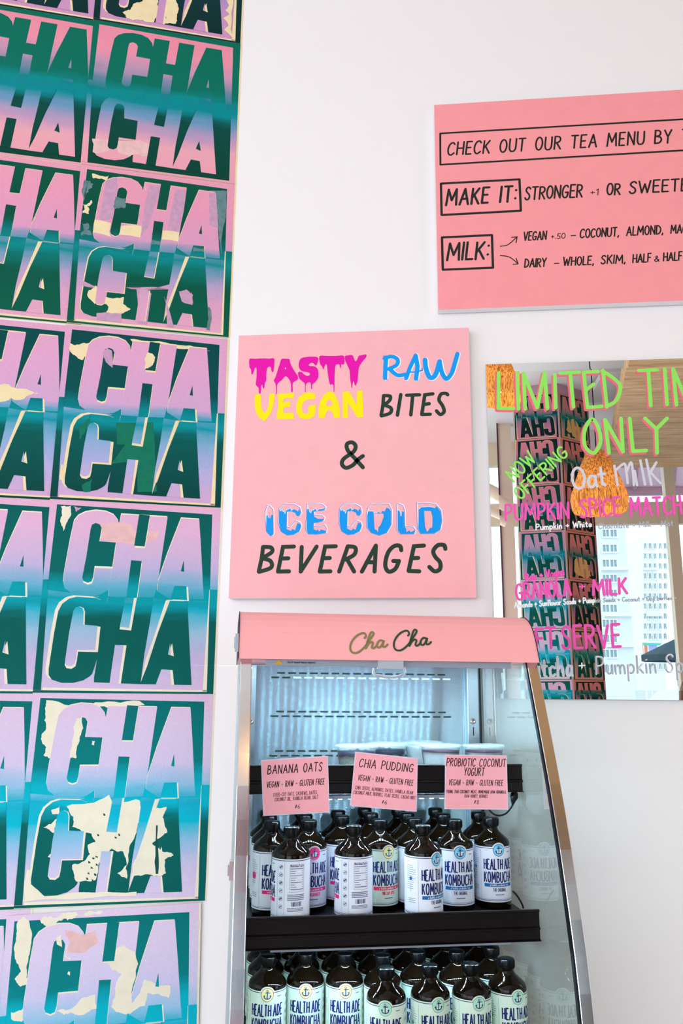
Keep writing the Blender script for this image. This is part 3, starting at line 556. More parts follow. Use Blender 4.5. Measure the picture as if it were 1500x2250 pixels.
I3 = [(75,200),(75,150),(90,105),(110,108),(135,140),(137,320),(118,335),(85,300)]
I3f = [(85,178),(92,170),(100,195),(105,175),(108,195),(115,205),(120,178),(135,175),(135,320),(118,335),(85,300)]
C3 = [(215,95),(290,95),(335,120),(345,165),(330,185),(310,178),(300,155),(270,145),(238,150),(235,265),(260,268),(285,240),(305,220),(335,232),(345,260),(330,300),(290,322),(240,328),(195,300),(170,230),(178,130)]
C3f = [(182,130),(190,145),(200,130),(208,150),(215,140),(222,165),(228,140),(250,130),(262,120),(270,140),(285,130),(310,140),(322,150),(330,130),(340,150),(335,180),(315,185),(300,160),(270,148),(240,152),(235,265),(236,280),(255,290),(270,295),(280,280),(300,290),(310,260),(320,235),(340,245),(343,270),(330,300),(290,322),(240,328),(195,300),(178,230)]
E3 = [(390,95),(440,90),(500,95),(528,120),(520,140),(470,145),(440,150),(440,175),(500,180),(520,200),(510,220),(470,232),(440,235),(435,262),(480,265),(520,250),(535,280),(530,312),(460,322),(400,320),(378,290),(378,240),(388,180),(383,130)]
E3f = [(390,130),(400,120),(405,145),(415,160),(422,140),(440,135),(450,120),(460,145),(475,130),(500,128),(524,118),(524,130),(510,142),(470,147),(440,152),(440,185),(470,205),(500,205),(517,205),(505,220),(470,232),(437,237),(437,262),(440,285),(460,292),(470,285),(480,300),(495,285),(530,295),(528,310),(460,320),(400,318),(386,290),(386,240)]
O3 = [(870,95),(940,92),(1000,95),(1022,140),(1020,250),(985,310),(930,330),(870,310),(835,270),(832,180),(845,120)]
O3f = [(848,145),(885,145),(890,170),(900,150),(908,180),(915,150),(945,165),(950,145),(970,150),(985,120),(1005,130),(1018,150),(1016,250),(985,308),(930,328),(870,308),(842,270),(840,180)]
L3 = [(1060,100),(1075,90),(1105,105),(1118,140),(1120,262),(1180,265),(1200,290),(1190,318),(1090,320),(1060,290)]
L3f = [(1068,140),(1075,135),(1085,150),(1090,185),(1095,150),(1115,150),(1118,262),(1130,275),(1135,305),(1155,290),(1165,305),(1198,290),(1188,316),(1092,318),(1068,290)]
D3 = [(1210,90),(1290,85),(1350,95),(1390,140),(1400,220),(1385,290),(1340,315),(1240,317),(1215,280),(1212,180)]
D3f = [(1225,130),(1240,115),(1300,110),(1345,120),(1360,112),(1388,150),(1396,220),(1382,288),(1340,313),(1240,315),(1222,280),(1226,180)]
h1 = [(888,165),(962,165),(966,190),(940,255),(928,265),(920,310),(910,290),(897,285),(893,262)]; h2 = [(1265,145),(1318,145),(1330,190),(1330,240),(1328,270),(1310,275),(1295,300),(1285,300),(1272,262)]
mb = MB()
sh = lambda P, dx, dy: [(x+dx, y+dy) for x, y in P]
for ol, fl in ((I3, I3f), (C3, C3f), (E3, E3f), (sh(C3, 453, -3), sh(C3f, 453, -3)), (O3, O3f), (L3, L3f), (D3, D3f)):
    ribbon(mb, [zi(x+7, y-3) for x, y in ol+ol[:1]], .0022, M_whi, F1); ribbon(mb, [zi(*p) for p in ol+ol[:1]], .0009, M_outl, F2)
    mb.poly([F2(*zi(*p)) for p in fl], M_blu)
    ribbon(mb, [zi(x+3, y+2) for x, y in fl[:len(fl)//3]], .0012, M_whi, F3)
for hp in (h1, h2): mb.poly([F3(*zi(*p)) for p in hp], M_pink); ribbon(mb, [face(0)(*zi(*p))[:2] for p in hp+hp[:1]], .0009, M_outl, face(TS+.0011))
mb.build('lettering', sA, 'frosted sky blue lettering with melting caps')
mb = MB()
for st in ["~60,415 50,500 28,600", "~60,415 120,420 125,455 50,500", "~50,500 115,520 120,570 30,602", "292,412 210,415 172,600 255,598", "195,503 250,500", "350,415 342,600 462,412", "605,410 525,412 485,600 565,598", "505,500 560,498", "695,410 630,600", "~695,410 750,420 745,470 680,510", "690,508 742,600", "800,600 905,405 895,600", "835,530 895,530", "~1095,440 1085,408 1040,410 995,460 975,550 1000,600 1050,580 1078,520", "1078,522 1035,520", "1265,405 1190,410 1150,595 1230,598", "1170,500 1222,497", "~1425,430 1415,402 1370,402 1335,445 1350,490 1385,530 1385,580 1345,598 1305,565"]:
    for P in parse(st): ribbon(mb, [zi(*p) for p in P], 22/3.409*PXM, M_ink, F1)
mb.build('lettering', sA, 'large dark green hand-drawn lettering, bottom line')

sB = board('menu_sign', .0548, 1.35, 2.4673, 3.0803, TS, M_pink2, 'wide coral pink menu sign on the wall, cut by the right edge of the photo')
def sb(px, py):
    p = hit(px, py, (0, -.004-TS, 0), (0, 1, 0)); return (p.x-.0548, p.z-2.4673)
def zb(x, y): return sb(940+x*.37333, 200+y*.37333)
PB = 3.0/1764*.37333*1.0
def line(name, parent, conv, items, label, m, F=F1):
    mb = MB()
    for it in items:
        if isinstance(it[0], str):
            s, p0, p1, top, w = it[:5]; a, b = conv(*p0), conv(*p1); h = abs(conv(*top)[1]-a[1]); text(mb, s, a, b, h, w, m, F, seed=len(s), **(it[5] if len(it) > 5 else {}))
        else:
            P, w = it; ribbon(mb, [conv(*p) for p in P], w, m, F)
    return mb.build(name, parent, label)
u_ = 2.45/1764*.37333
line('lettering', sB, zb, [([(1560, 163), (72, 250), (73, 434), (1560, 346)], 10*u_), ('CHECK OUT OUR TEA MENU BY THE', (115, 378), (1640, 292), (118, 305), 9*u_, dict(gap=.24, space=.62))], 'dark boxed lettering, first line', M_ink2)
line('lettering', sB, zb, [([(76, 545), (538, 520), (546, 705), (80, 730), (76, 545)], 12*u_), ('MAKE IT:', (106, 672), (512, 650), (106, 582), 12*u_, dict(gap=.24, space=.6)), ('STRONGER', (570, 640), (905, 622), (570, 568), 9*u_), ('+1', (955, 615), (1000, 612), (955, 578), 4*u_), ('OR', (1052, 612), (1128, 608), (1052, 548), 9*u_), ('SWEETER +1', (1185, 604), (1700, 575), (1185, 535), 9*u_)], 'dark lettering with its first words boxed, second line', M_ink2)
line('lettering', sB, zb, [([(82, 862), (376, 848), (382, 1040), (87, 1052), (82, 862)], 12*u_), ('MILK:', (112, 998), (350, 985), (112, 900), 12*u_), (spline([(425, 914), (470, 905), (522, 860)]), 5*u_), ([(492, 862), (524, 858), (518, 892)], 5*u_), (spline([(425, 968), (480, 978), (528, 1016)]), 5*u_), ([(500, 1020), (530, 1018), (518, 985)], 5*u_),
    ('VEGAN', (562, 880), (694, 874), (562, 832), 7*u_), ('+.50', (724, 870), (805, 868), (724, 840), 4*u_), ('-', (840, 872), (866, 871), (840, 826), 5*u_), ('COCONUT,', (895, 864), (1120, 853), (895, 814), 7*u_), ('ALMOND,', (1168, 851), (1380, 840), (1168, 800), 7*u_), ('MACADAMIA', (1428, 838), (1700, 825), (1428, 790), 7*u_),
    ('DAIRY', (568, 1038), (692, 1033), (568, 990), 7*u_), ('-', (742, 1035), (768, 1034), (742, 990), 5*u_), ('WHOLE,', (795, 1028), (972, 1020), (795, 980), 7*u_), ('SKIM,', (1018, 1018), (1158, 1012), (1018, 970), 7*u_), ('HALF', (1205, 1010), (1310, 1005), (1205, 962), 7*u_), ('&', (1333, 1003), (1358, 1002), (1333, 972), 5*u_), ('HALF', (1385, 1000), (1492, 995), (1385, 952), 7*u_)], 'dark lettering with an outlined word and two arrows, third line', M_ink2)

# ------------------------------------------------------------------ mirror with painted lettering
M_mirror = mat('silvered_mirror', (250, 252, 252), .0, 1)
M_mback = mat('mirror_backing', (120, 125, 125), .6)
mx0, mx1, mz0, mz1 = .1732, 1.05, 1.4895, 2.3188
tM = thing('wall_mirror', 'frameless wall mirror lettered with drink specials, right of the square pink sign', 'mirror', frame((mx0, -.004, mz0), (1, 0, 0), (0, 0, 1), (0, -1, 0)))
mw_, mh_ = mx1-mx0, mz1-mz0; bv = .021; MT = .007
mb = MB(); mb.box(0, mw_, 0, mh_, 0, .003, M_mback); mb.build('backing', tM)
mb = MB(); mb.poly([(bv, bv, MT), (mw_-bv, bv, MT), (mw_-bv, mh_-bv, MT), (bv, mh_-bv, MT)], M_mirror); mb.build('mirror_glass', tM)
mb = MB(); o_ = [(0, 0), (mw_, 0), (mw_, mh_), (0, mh_)]; i_ = [(bv, bv), (mw_-bv, bv), (mw_-bv, mh_-bv), (bv, mh_-bv)]
for k in range(4):
    a, b = o_[k], o_[(k+1) % 4]; c, d = i_[(k+1) % 4], i_[k]
    mb.poly([(a[0], a[1], MT-.0002), (b[0], b[1], MT-.0002), (c[0], c[1], MT), (d[0], d[1], MT)], M_mirror)
    mb.poly([(a[0], a[1], .003), (b[0], b[1], .003), (b[0], b[1], MT-.0002), (a[0], a[1], MT-.0002)], M_mirror)
mb.build('bevelled_edge', tM)
def sm(px, py):
    p = hit(px, py, (0, -.004-MT, 0), (0, 1, 0)); return (p.x-mx0, p.z-mz0)
zm = lambda x, y: sm(1060+x*.29333, 780+y*.29333)
zn = lambda x, y: sm(1060+x*.29333, 1150+y*.29333)
MF = face(MT+.0004); MF2 = face(MT+.0008)
M_neon = mat('lime_green_paint', (146, 232, 96), .5); M_rose = mat('rose_pink_paint', (240, 110, 132), .5); M_hot = mat('hot_pink_paint', (246, 88, 182), .5); M_wp = mat('pale_grey_paint', (214, 210, 220), .5); M_wp2 = mat('white_paint_pen', (245, 245, 248), .5)
M_greyp = mat('thin_grey_pen', (178, 178, 190), .5)
um = 2.1/1764*.29333
def shadowed(name, strokes, w, label):
    mb = MB()
    for P in strokes: ribbon(mb, [zm(x-13, y+14) for x, y in P], w*um, M_rose, MF)
    for P in strokes: ribbon(mb, [zm(*p) for p in P], w*um, M_neon, MF2)
    return mb.build(name, tM, label)
L1 = ["120,135 118,400 232,402", "258,135 268,405", "318,405 305,135 408,395 462,130 485,400", "540,150 545,395", "580,138 722,130", "655,135 680,390", "865,125 755,130 785,395 892,385", "768,265 830,220", "~895,120 985,180 1030,240 1000,340 925,388", "900,118 930,390", "1168,118 1305,112", "1240,118 1258,380", "1362,105 1380,372", "1450,375 1425,105 1520,330 1560,100"]
shadowed('lettering', [q for s_ in L1 for q in parse(s_)], 26, 'lime green painted lettering with rose shadow, top line')
L2 = ["o820,480 765,560 765,680 830,735 880,660 870,560", "945,735 915,485 1050,725 1035,475", "1100,475 1125,722 1225,715", "1215,475 1300,555", "1380,475 1300,555 1305,735"]
shadowed('lettering', [q for s_ in L2 for q in parse(s_)], 26, 'lime green painted lettering with rose shadow, second line')
def mtext(s, p0, p1, top, w, m, label, conv=zm, **k):
    mb = MB(); a, b = conv(*p0), conv(*p1); h = math.dist(a, conv(*top)); text(mb, s, a, b, h, w*um, m, MF2, seed=len(s), **k); return mb.build('lettering', tM, label)
mtext('NOW', (235, 950), (400, 790), (190, 865), 13, M_neon, 'small slanting lime green lettering', slant=.1)
mtext('OFFERING', (285, 1085), (640, 745), (240, 1010), 13, M_neon, 'small slanting lime green lettering, lower word', slant=.1)
mtext('Oat', (680, 1005), (925, 975), (665, 850), 19, M_wp, 'pale grey painted lettering over the lamp', gap=.12, slant=.05)
mb = MB()
for st in ["985,830 1010,975", "~1000,860 1060,815 1075,880 1085,960", "~1080,870 1110,805 1125,880 1132,975", "1138,870 1155,975", "1180,790 1215,970", "1225,785 1262,972", "1300,805 1255,880 1330,960"]:
    for P in parse(st): ribbon(mb, [zm(*p) for p in P], 17*um, M_wp, MF2)
mb.build('lettering', tM, 'pale grey painted lettering over the wood panel')
mtext('PUMPKIN', (172, 1235), (645, 1222), (160, 1120), 15, M_hot, 'hot pink painted lettering, left word', slant=.02)
mtext('SPICE', (735, 1218), (1035, 1200), (735, 1085), 15, M_hot, 'hot pink painted lettering below the lamp', slant=.02)
mtext('MATCHA', (1110, 1205), (1570, 1185), (1100, 1075), 17, M_hot, 'hot pink painted lettering, cut by the photo edge', slant=.02)
mtext('Pumpkin + White', (400, 1310), (815, 1285), (400, 1268), 8, M_wp2, 'thin white ingredient lettering', slant=.05)
mtext('Chocolate + Milk - Mat', (870, 1302), (1425, 1280), (868, 1262), 6, M_greyp, 'thin grey ingredient lettering', slant=.05)
mtext('Raw + Vegan', (325, 432), (608, 385), (320, 380), 12, M_hot, 'small hot pink lettering', zn, slant=.05)
mtext('GRANOLA', (258, 572), (660, 535), (258, 455), 16, M_hot, 'hot pink lettering over the poster column', zn, slant=.02)
mtext('+', (725, 500), (765, 497), (725, 440), 10, M_hot, 'hot pink plus sign', zn)
mtext('MILK', (828, 535), (1080, 525), (822, 425), 18, M_hot, 'hot pink lettering over the bright window', zn, slant=.04)
mtext('Almonds + Sunflower Seeds + Pump', (240, 632), (838, 592), (240, 592), 8, M_wp2, 'thin white list of seeds', zn, slant=.05)
mtext('kin Seeds + Coconut + Goji berries +', (845, 592), (1450, 572), (845, 560), 6, M_greyp, 'thin grey list of seeds', zn, slant=.05)
mtext('SOFT', (232, 940), (545, 935), (232, 790), 18, M_hot, 'hot pink lettering partly behind the cooler', zn, slant=.02)
mtext('SERVE', (600, 940), (1035, 925), (600, 775), 18, M_hot, 'hot pink lettering, bottom line', zn, slant=.02)
mtext('Matcha', (280, 1150), (670, 1140), (280, 1010), 17, M_wp, 'pale painted lettering beside the cooler', zn, slant=.04)
mtext('+', (722, 1100), (765, 1097), (722, 1020), 9, M_wp2, 'white plus sign', zn)
mtext('Pumpkin Spice', (850, 1130), (1660, 1110), (850, 1000), 11, M_greyp, 'grey outlined lettering along the bottom', zn, slant=.04)
mtext('Pumpkin Spice', (856, 1126), (1666, 1106), (856, 996), 5, M_wp2, 'white core of the lettering along the bottom', zn, slant=.04)
# ------------------------------------------------------------------ refrigerated display case
TH = radians(13.4); CO = Vector((-.2912, -.5272, 0)); CU = Vector((cos(TH), sin(TH), 0)); CV = Vector((-sin(TH), cos(TH), 0))
MCASE = frame(CO, CU, CV, (0, 0, 1))
def cp(px, py, v):      # photo pixel on the case's plane of depth v -> (u, z)
    p = hit(px, py, CO+CV*v, CV); return ((p-CO).dot(CU), p.z)
LEDP = .08
case = thing('display_cooler', 'open-front refrigerated drinks cooler with pink canopy and slanted glass sides, below the square sign', 'cooler', MCASE)
M_steel = brushed('brushed_steel', (176, 194, 206), .25, .5, (3, 300, 500))
def grooved_panel():
    # horizontal brushing: reflections stay sharp sideways and smear up and down
    m = bpy.data.materials.new('horizontally_brushed_panel'); m.use_nodes = True; nt = m.node_tree; nt.nodes.remove(nt.nodes['Principled BSDF']); out = nt.nodes['Material Output']
    g = nt.nodes.new('ShaderNodeNewGeometry'); t = nt.nodes.new('ShaderNodeTangent'); t.direction_type = 'UV_MAP'; t.uv_map = 'UVMap'
    tc = nt.nodes.new('ShaderNodeTexCoord'); mp = nt.nodes.new('ShaderNodeMapping'); mp.inputs['Scale'].default_value = (4, 1, 220); nt.links.new(tc.outputs['Object'], mp.inputs[0])
    n = nt.nodes.new('ShaderNodeTexNoise'); n.inputs['Scale'].default_value = 3; n.inputs['Detail'].default_value = 5; nt.links.new(mp.outputs[0], n.inputs['Vector'])
    rp = nt.nodes.new('ShaderNodeValToRGB'); rp.color_ramp.elements[0].color = lin((146, 178, 192)); rp.color_ramp.elements[1].color = lin((176, 204, 216)); nt.links.new(n.outputs[0], rp.inputs[0])
    last = None; T = [0, .035, .075, .12, .165, .21, .26, .31]
    for k, tl in enumerate(T):
        va = nt.nodes.new('ShaderNodeVectorMath'); va.operation = 'ADD'; va.inputs[1].default_value = (0, 0, tl); nt.links.new(g.outputs['Normal'], va.inputs[0])
        vn = nt.nodes.new('ShaderNodeVectorMath'); vn.operation = 'NORMALIZE'; nt.links.new(va.outputs[0], vn.inputs[0])
        b = nt.nodes.new('ShaderNodeBsdfAnisotropic'); b.inputs['Roughness'].default_value = .135; b.inputs['Anisotropy'].default_value = .78
        nt.links.new(t.outputs[0], b.inputs['Tangent']); nt.links.new(vn.outputs[0], b.inputs['Normal']); nt.links.new(rp.outputs[0], b.inputs['Color'])
        if last is None: last = b
        else:
            mx = nt.nodes.new('ShaderNodeMixShader'); mx.inputs[0].default_value = 1/(k+1); nt.links.new(last.outputs[0], mx.inputs[1]); nt.links.new(b.outputs[0], mx.inputs[2]); last = mx
    d = nt.nodes.new('ShaderNodeBsdfDiffuse'); nt.links.new(rp.outputs[0], d.inputs[0]); mx = nt.nodes.new('ShaderNodeMixShader'); mx.inputs[0].default_value = .14
    nt.links.new(last.outputs[0], mx.inputs[1]); nt.links.new(d.outputs[0], mx.inputs[2]); nt.links.new(mx.outputs[0], out.inputs[0]); return m
M_panel = grooved_panel()
M_post = brushed('polished_steel_post', (226, 226, 228), .13, 0, (300, 300, 2))
M_dkpost = mat('dark_rubber_and_gap', (16, 18, 24), .4)
M_canopy = mat('pink_canopy_enamel', (255, 176, 178), .38, noise=.02, nscale=9)
M_brown = mat('dark_brown_shelf_rail', (14, 7, 8), .3, spec=.2)
M_tray = mat('black_shelf_tray', (18, 20, 24), .3)
M_slot = mat('dark_slot', (28, 46, 44), .6); M_slotlit = mat('lit_slot_tone', (214, 240, 240), .4)  # flat tones: dark for the shaded holes, pale for diode light shining through
M_trim = mat('grey_light_housing', (150, 156, 170), .5)
M_side = glass_pane('cooler_side_glass', (226, 232, 229), 1.8, .0, .07, (190, 196, 194))
M_led = mat('cool_white_diode', (255, 255, 255), .5, emit=(205, 238, 255), es=2000)
EU0, EU1 = -.0276, .526
VP = [(1.560, .018), (1.50, -.007), (1.45, -.027), (1.40, -.047), (1.35, -.066), (1.30, -.083), (1.25, -.099), (1.20, -.113), (1.15, -.126), (1.10, -.138), (1.05, -.147), (1.0, -.154), (.95, -.160), (.84, -.168)]
mb = MB(); L = VP
def post(u0, u1):
    mb = MB(); A = [(z, v) for z, v in L]; B = [(z, v+.014) for z, v in reversed(L)]
    mb.prism(A+B, u0, u1, M_post, lambda z, v, t: Vector((t, v, z))); return mb
post(EU0, -.0066).build('front_post', case, bevel=.0015)
post(.505, EU1).build('front_post', case, bevel=.0015)
mb = MB(); A = [(z, v-.0006) for z, v in L]; B = [(z, v+.009) for z, v in reversed(L)]
mb.prism(A+B, .5020, .5048, M_dkpost, lambda z, v, t: Vector((t, v, z))); mb.build('door_seal', case, 'black seal between glass and post')
for u0 in (-.0102, .5052):
    mb = MB(); mb.prism([(1.556, .31)]+[(z-.004*(z > 1.55), v+.014) for z, v in L]+[(.84, .31)], u0, u0+.0035, M_side, lambda z, v, t: Vector((t, v, z))); mb.build('side_glass', case)
# canopy
CP = [(.004, 1.5575), (.010, 1.571), (.017, 1.588), (.024, 1.604), (.032, 1.617), (.042, 1.629), (.056, 1.639), (.072, 1.6455), (.09, 1.648)]
mb = MB(); mb.prism(CP+[(.35, 1.648), (.35, 1.5575)], -.0305, .5255, M_canopy, lambda v, z, t: Vector((t, v, z))); mb.build('canopy', case)
M_etrim = mat('dark_canopy_trim', (44, 20, 40), .4)
for u0 in (-.0315, .5256):
    mb = MB(); mb.prism([(v-.0012, z+.0012*(z > 1.56)) for v, z in CP]+[(.351, 1.6495), (.351, 1.5565)], u0, u0+.0010, M_etrim, lambda v, z, t: Vector((t, v, z))); mb.build('canopy_end_trim', case, 'thin dark edge trim')
def cmap(u, z):
    for (v0, z0), (v1, z1) in zip(CP, CP[1:]):
        if z <= z1: return Vector((u, v0+(v1-v0)*(z-z0)/(z1-z0)-.0009-LAY[0]*9e-6, z))
    return Vector((u, .085, z))
M_gold = mat('script_bright_reflection', (140, 134, 84), .36, metal=.3); M_gold2 = mat('script_dark_reflection', (52, 84, 58), .35, metal=.3)  # one metallic script; the two tones paint in its changing reflection
mb = MB()
script = ["~345,237 356,225 354,205 342,196 322,199 290,215 258,245 236,280 228,315 236,345 258,356 285,352 318,330 352,296 390,245 414,212 420,196 410,187 396,196 382,225 364,270 352,312 349,320", "~349,320 372,284 396,268 408,276 402,296 398,312 408,319 426,308 442,290", "~490,262 470,254 450,268 438,292 442,308 456,312 474,296 490,266 494,262 484,292 486,306 500,306 512,298 522,288"]
for k, (dx, dy, mm) in enumerate(((0, 0, M_gold2), (-96*3.571, 5.6*3.571, M_gold))):
    for st in script:
        for P in parse(st):
            Q = []
            for x, y in P: u, z = cp(800+(x+dx)/3.571, 1330+(y+dy)/3.571, .020); Q.append((u, z))
            ribbon(mb, Q, .0036, mm, cmap)
mb.build('lettering', case, 'cursive metallic green lettering on the canopy')
mb = MB(); u0, z0 = cp(583, 1458, .016); u1, _ = cp(1122, 1458, .016)
mb.box(u0, u1, .016, .030, 1.5465, 1.5575, M_trim); mb.build('light_housing', case, 'grey trim below the canopy')
mb = MB(); uu, zz = cp(612, 1459, .015); mb.poly([(uu-.008, .0154, 1.5490), (uu+.008, .0154, 1.5490), (uu, .0154, 1.5565)], mat('yellow_warning_sticker', (214, 160, 30), .5))
text(mb, "Don't mount heavy objects", (uu+.016, 1.5512), (uu+.066, 1.5512), .0032, .0006, M_ink2, lambda a, b: (a, .0154, b)); mb.build('warning_sticker', case, 'tiny yellow warning triangle with a line of text')
# pull handle of the night cover
M_hand = mat('grey_plastic_handle', (176, 182, 190), .5)
hp = [(822, 1468), (820, 1478), (824, 1483), (838, 1485), (846, 1488), (868, 1488), (878, 1485), (886, 1482), (890, 1476), (888, 1466)]
mb = MB(); Q = [cp(x, y, .008) for x, y in hp]; mb.tube([(u, .008, z) for u, z in Q], .0024, M_hand)
a, b = cp(830, 1455, .008), cp(886, 1470, .008); mb.box(a[0], b[0], .006, .0158, b[1], a[1]+.004, M_hand); mb.build('cover_handle', case, 'grey pull loop hanging below the canopy')
# back panel and slots
BV = .3215
mb = MB(); mb.box(.0114, .4743, BV, BV+.004, .86, 1.556, M_panel); bp_ = mb.build('back_panel', case, uv=True)
mb = MB()
def capsule(mb, u, z, w, h, v, m):
    r = h/2; pts = [(u+w/2-r+r*cos(t), z+r*sin(t)) for t in (-pi/2, -pi/4, 0, pi/4, pi/2)]+[(u-w/2+r-r*cos(t), z+r*sin(t)) for t in (pi/2, pi/4, 0, -pi/4, -pi/2)]
    mb.poly([(a, v, b) for a, b in pts], m)
for k in range(8):
    zt = 1.5405-.0812*k
    for j in range(16): capsule(mb, .0650+.02373*j, zt, .0178, .0036, BV-.0003, M_slot)
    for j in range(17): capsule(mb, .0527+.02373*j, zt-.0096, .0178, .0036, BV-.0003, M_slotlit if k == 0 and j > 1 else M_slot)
    if k == 0:
        mb2 = mb
sl = mb.build('air_slots', case, 'rows of flat dark ventilation slots, the uppermost painted pale as if lit'); sl['kind'] = 'stuff'
mb = MB(); mb.box(.4743, .5005, .3075, .3255, .86, 1.556, M_steel); mb.box(.4738, .4758, .3035, .3075, .86, 1.556, M_post)
mb.build('corner_pillar', case, uv=True)
mb = MB(); mb.box(-.0064, .0114, .3075, .3255, .86, 1.556, M_steel); mb.build('corner_pillar', case, uv=True)
mb = MB(); mb.box(.5007, .5048, .3035, .3255, .86, 1.556, M_dkpost); mb.build('corner_gap_strip', case, 'black strip painted in for the dark gap beside the pillar')  # solid black strip stands in for the shaded gap
for (px, py) in ((1039, 1585), (551, 1585)):
    u, z = cp(px, py, .3055); mb = MB()
    fr = lambda r, h, t: Vector((u+r*cos(t), .3075-h, z+r*sin(t)))
    mb.grid([[fr(r, h, 2*pi*k/14) for k in range(14)] for r, h in ((.0062, 0), (.0062, .0012), (.0038, .0022), (.0034, .0010), (.0012, .0010))], M_post, True, True)
    mb.poly([fr(.0034, .0009, 2*pi*k/14) for k in range(14)], M_dkpost); mb.build('screw', case)
u, z = cp(1040, 1607, .307); mb = MB(); mb.box(u-.0010, u+.0010, .3068, .3074, z-.009, z+.009, M_dkpost); mb.build('keyhole', case, 'narrow dark slot in the corner pillar')
mb = MB(); mb.box(EU0, EU1, .3260, .350, .80, 1.5560, mat('grey_case_shell', (190, 194, 198), .5)); mb.build('rear_shell', case)
mb = MB(); mb.box(EU0, EU1, -.172, .350, .09, .838, brushed('body_steel', (190, 194, 200), .32, 0, (3, 300, 500))); mb.build('lower_body', case, bevel=.004)
for fu, fv in ((0, -.12), (.5, -.12), (0, .31), (.5, .31)):
    mb = MB(); mb.lathe([(.0, .0), (.018, 0), (.018, .02), (.012, .03), (.012, .092)], M_dkpost, 12, c=(fu+.002, fv, 0)); mb.build('foot', case)
# side fittings on the left
for (xa, ya, xb, yb) in ((515, 1392, 524, 1432), (504, 1893, 514, 1935)):
    a, b = cp(xa, ya, .03 if ya < 1500 else -.10), cp(xb, yb, .03 if ya < 1500 else -.10)
    v0 = .03 if ya < 1500 else -.10; mb = MB(); mb.box(-.0375 if ya < 1500 else -.0345, -.0317 if ya < 1500 else -.0278, v0, v0+.02, b[1], a[1], M_post)
    mb.box(-.0395 if ya < 1500 else -.037, -.034, v0+.004, v0+.016, b[1]+.006, a[1]-.006, M_post); mb.build('hinge', case, 'small metal side fitting')
# shelves with rails and light bars
RAIL = [(.0, .0), (-.0012, -.0012), (-.0012, -.0035), (.0015, -.0045), (.0015, -.027), (-.0022, -.029), (-.0022, -.0315), (.0012, -.033), (.0006, -.0475), (-.0045, -.0485), (-.0045, -.0495), (.0040, -.0495), (.0040, 0)]
M_led2 = mat('shelf_light_diode', (255, 255, 255), .5, emit=(205, 238, 255), es=800)
def light_bar(parent, u0, u1, v, z, n, es):
    mb = MB(); mb.box(u0, u1, v, v+.012, z, z+.006, M_trim); b = mb.build('light_bar', parent)
    d0 = None
    for k in range(n):
        uu = u0+(u1-u0)*(k+.5)/n
        if d0 is None:
            mb = MB(); mb.box(-.0035, .0035, -.002, .002, -.0012, 0, M_led if z > 1.5 else M_led2); d0 = mb.build('diode', b); d0.location = (uu, v+.007, z-.0001)
        else:
            d = d0.copy(); COL.objects.link(d); d.parent = b; d.location = (uu, v+.007, z-.0001)
    l = bpy.data.lights.new('strip_light', 'AREA'); l.shape = 'RECTANGLE'; l.size = u1-u0; l.size_y = .012; l.energy = es; l.color = (.72, .92, 1)
    o = bpy.data.objects.new('strip_light', l); COL.objects.link(o)
    o.matrix_world = MCASE @ Matrix.Translation(((u0+u1)/2, v+.007, z-.003)) @ Matrix.Rotation(radians(22), 4, 'X')
    return b
light_bar(case, .03, .47, .052, 1.5515, 24, LEDP)
def shelf(z, vf, u1, label, lb=True):
    s = MB(); s.box(.0008, u1-.004, vf+.0045, .30, z-.030, (T_ := (1.115 if z < 1.2 else z-.0235)), M_tray); s.box(.02, .03, vf+.01, .312, z-.05, z-.030, M_tray); s.box(.47, .48, vf+.01, .312, z-.05, z-.030, M_tray)
    t = s.build('shelf', case, label)
    r = MB(); r.prism([(vf+a, z+b) for a, b in RAIL], -.0035, u1, M_brown, lambda v, zz, k: Vector((k, v, zz))); r.build('price_rail', t)
    return t
Z1, Z2 = 1.3722, 1.1350
shelf(Z1, .058, .503, 'upper shelf with dark brown rail'); light_bar(case, .04, .46, .080, Z1-.062, 22, LEDP*.6)
shelf(Z2, .0, .503, 'middle shelf with dark brown rail'); light_bar(case, .04, .46, .028, Z2-.062, 22, LEDP*.5)
mb = MB(); mb.box(.0008, .5010, -.14, .3, .8400, .8895, M_tray); mb.build('deck', case, 'bottom deck of the cooler')
# cables at the right end of the shelves
M_cab = mat('black_cable', (12, 13, 16), .35)
def cable(pts, v, r, name, label):
    mb = MB(); Q = [cp(x, y, v) for x, y in pts]; Q = spline(Q, False, 5); mb.tube([(u, v, z) for u, z in Q], r, M_cab)
    return mb, Q
mb, Q = cable([(1127, 1766), (1121, 1777), (1110, 1788), (1095, 1792), (1082, 1787), (1072, 1776)], .09, .0017, '', '')
pq = [cp(x, y, .09) for x, y in [(1130, 1736), (1130, 1744), (1129, 1752), (1127, 1760), (1126, 1768)]]
mb.tube([(u, .09, z) for u, z in pq], [.003, .0068, .0075, .0045, .0022], M_cab, 10)
mb.build('power_cable', case, 'black plug and looping cable under the upper shelf')
mb, Q = cable([(1126, 1958), (1134, 1966), (1142, 1978), (1148, 1990), (1149, 1996)], .03, .0016, '', '')
mb.build('power_cable', case, 'short black cable above the middle rail')

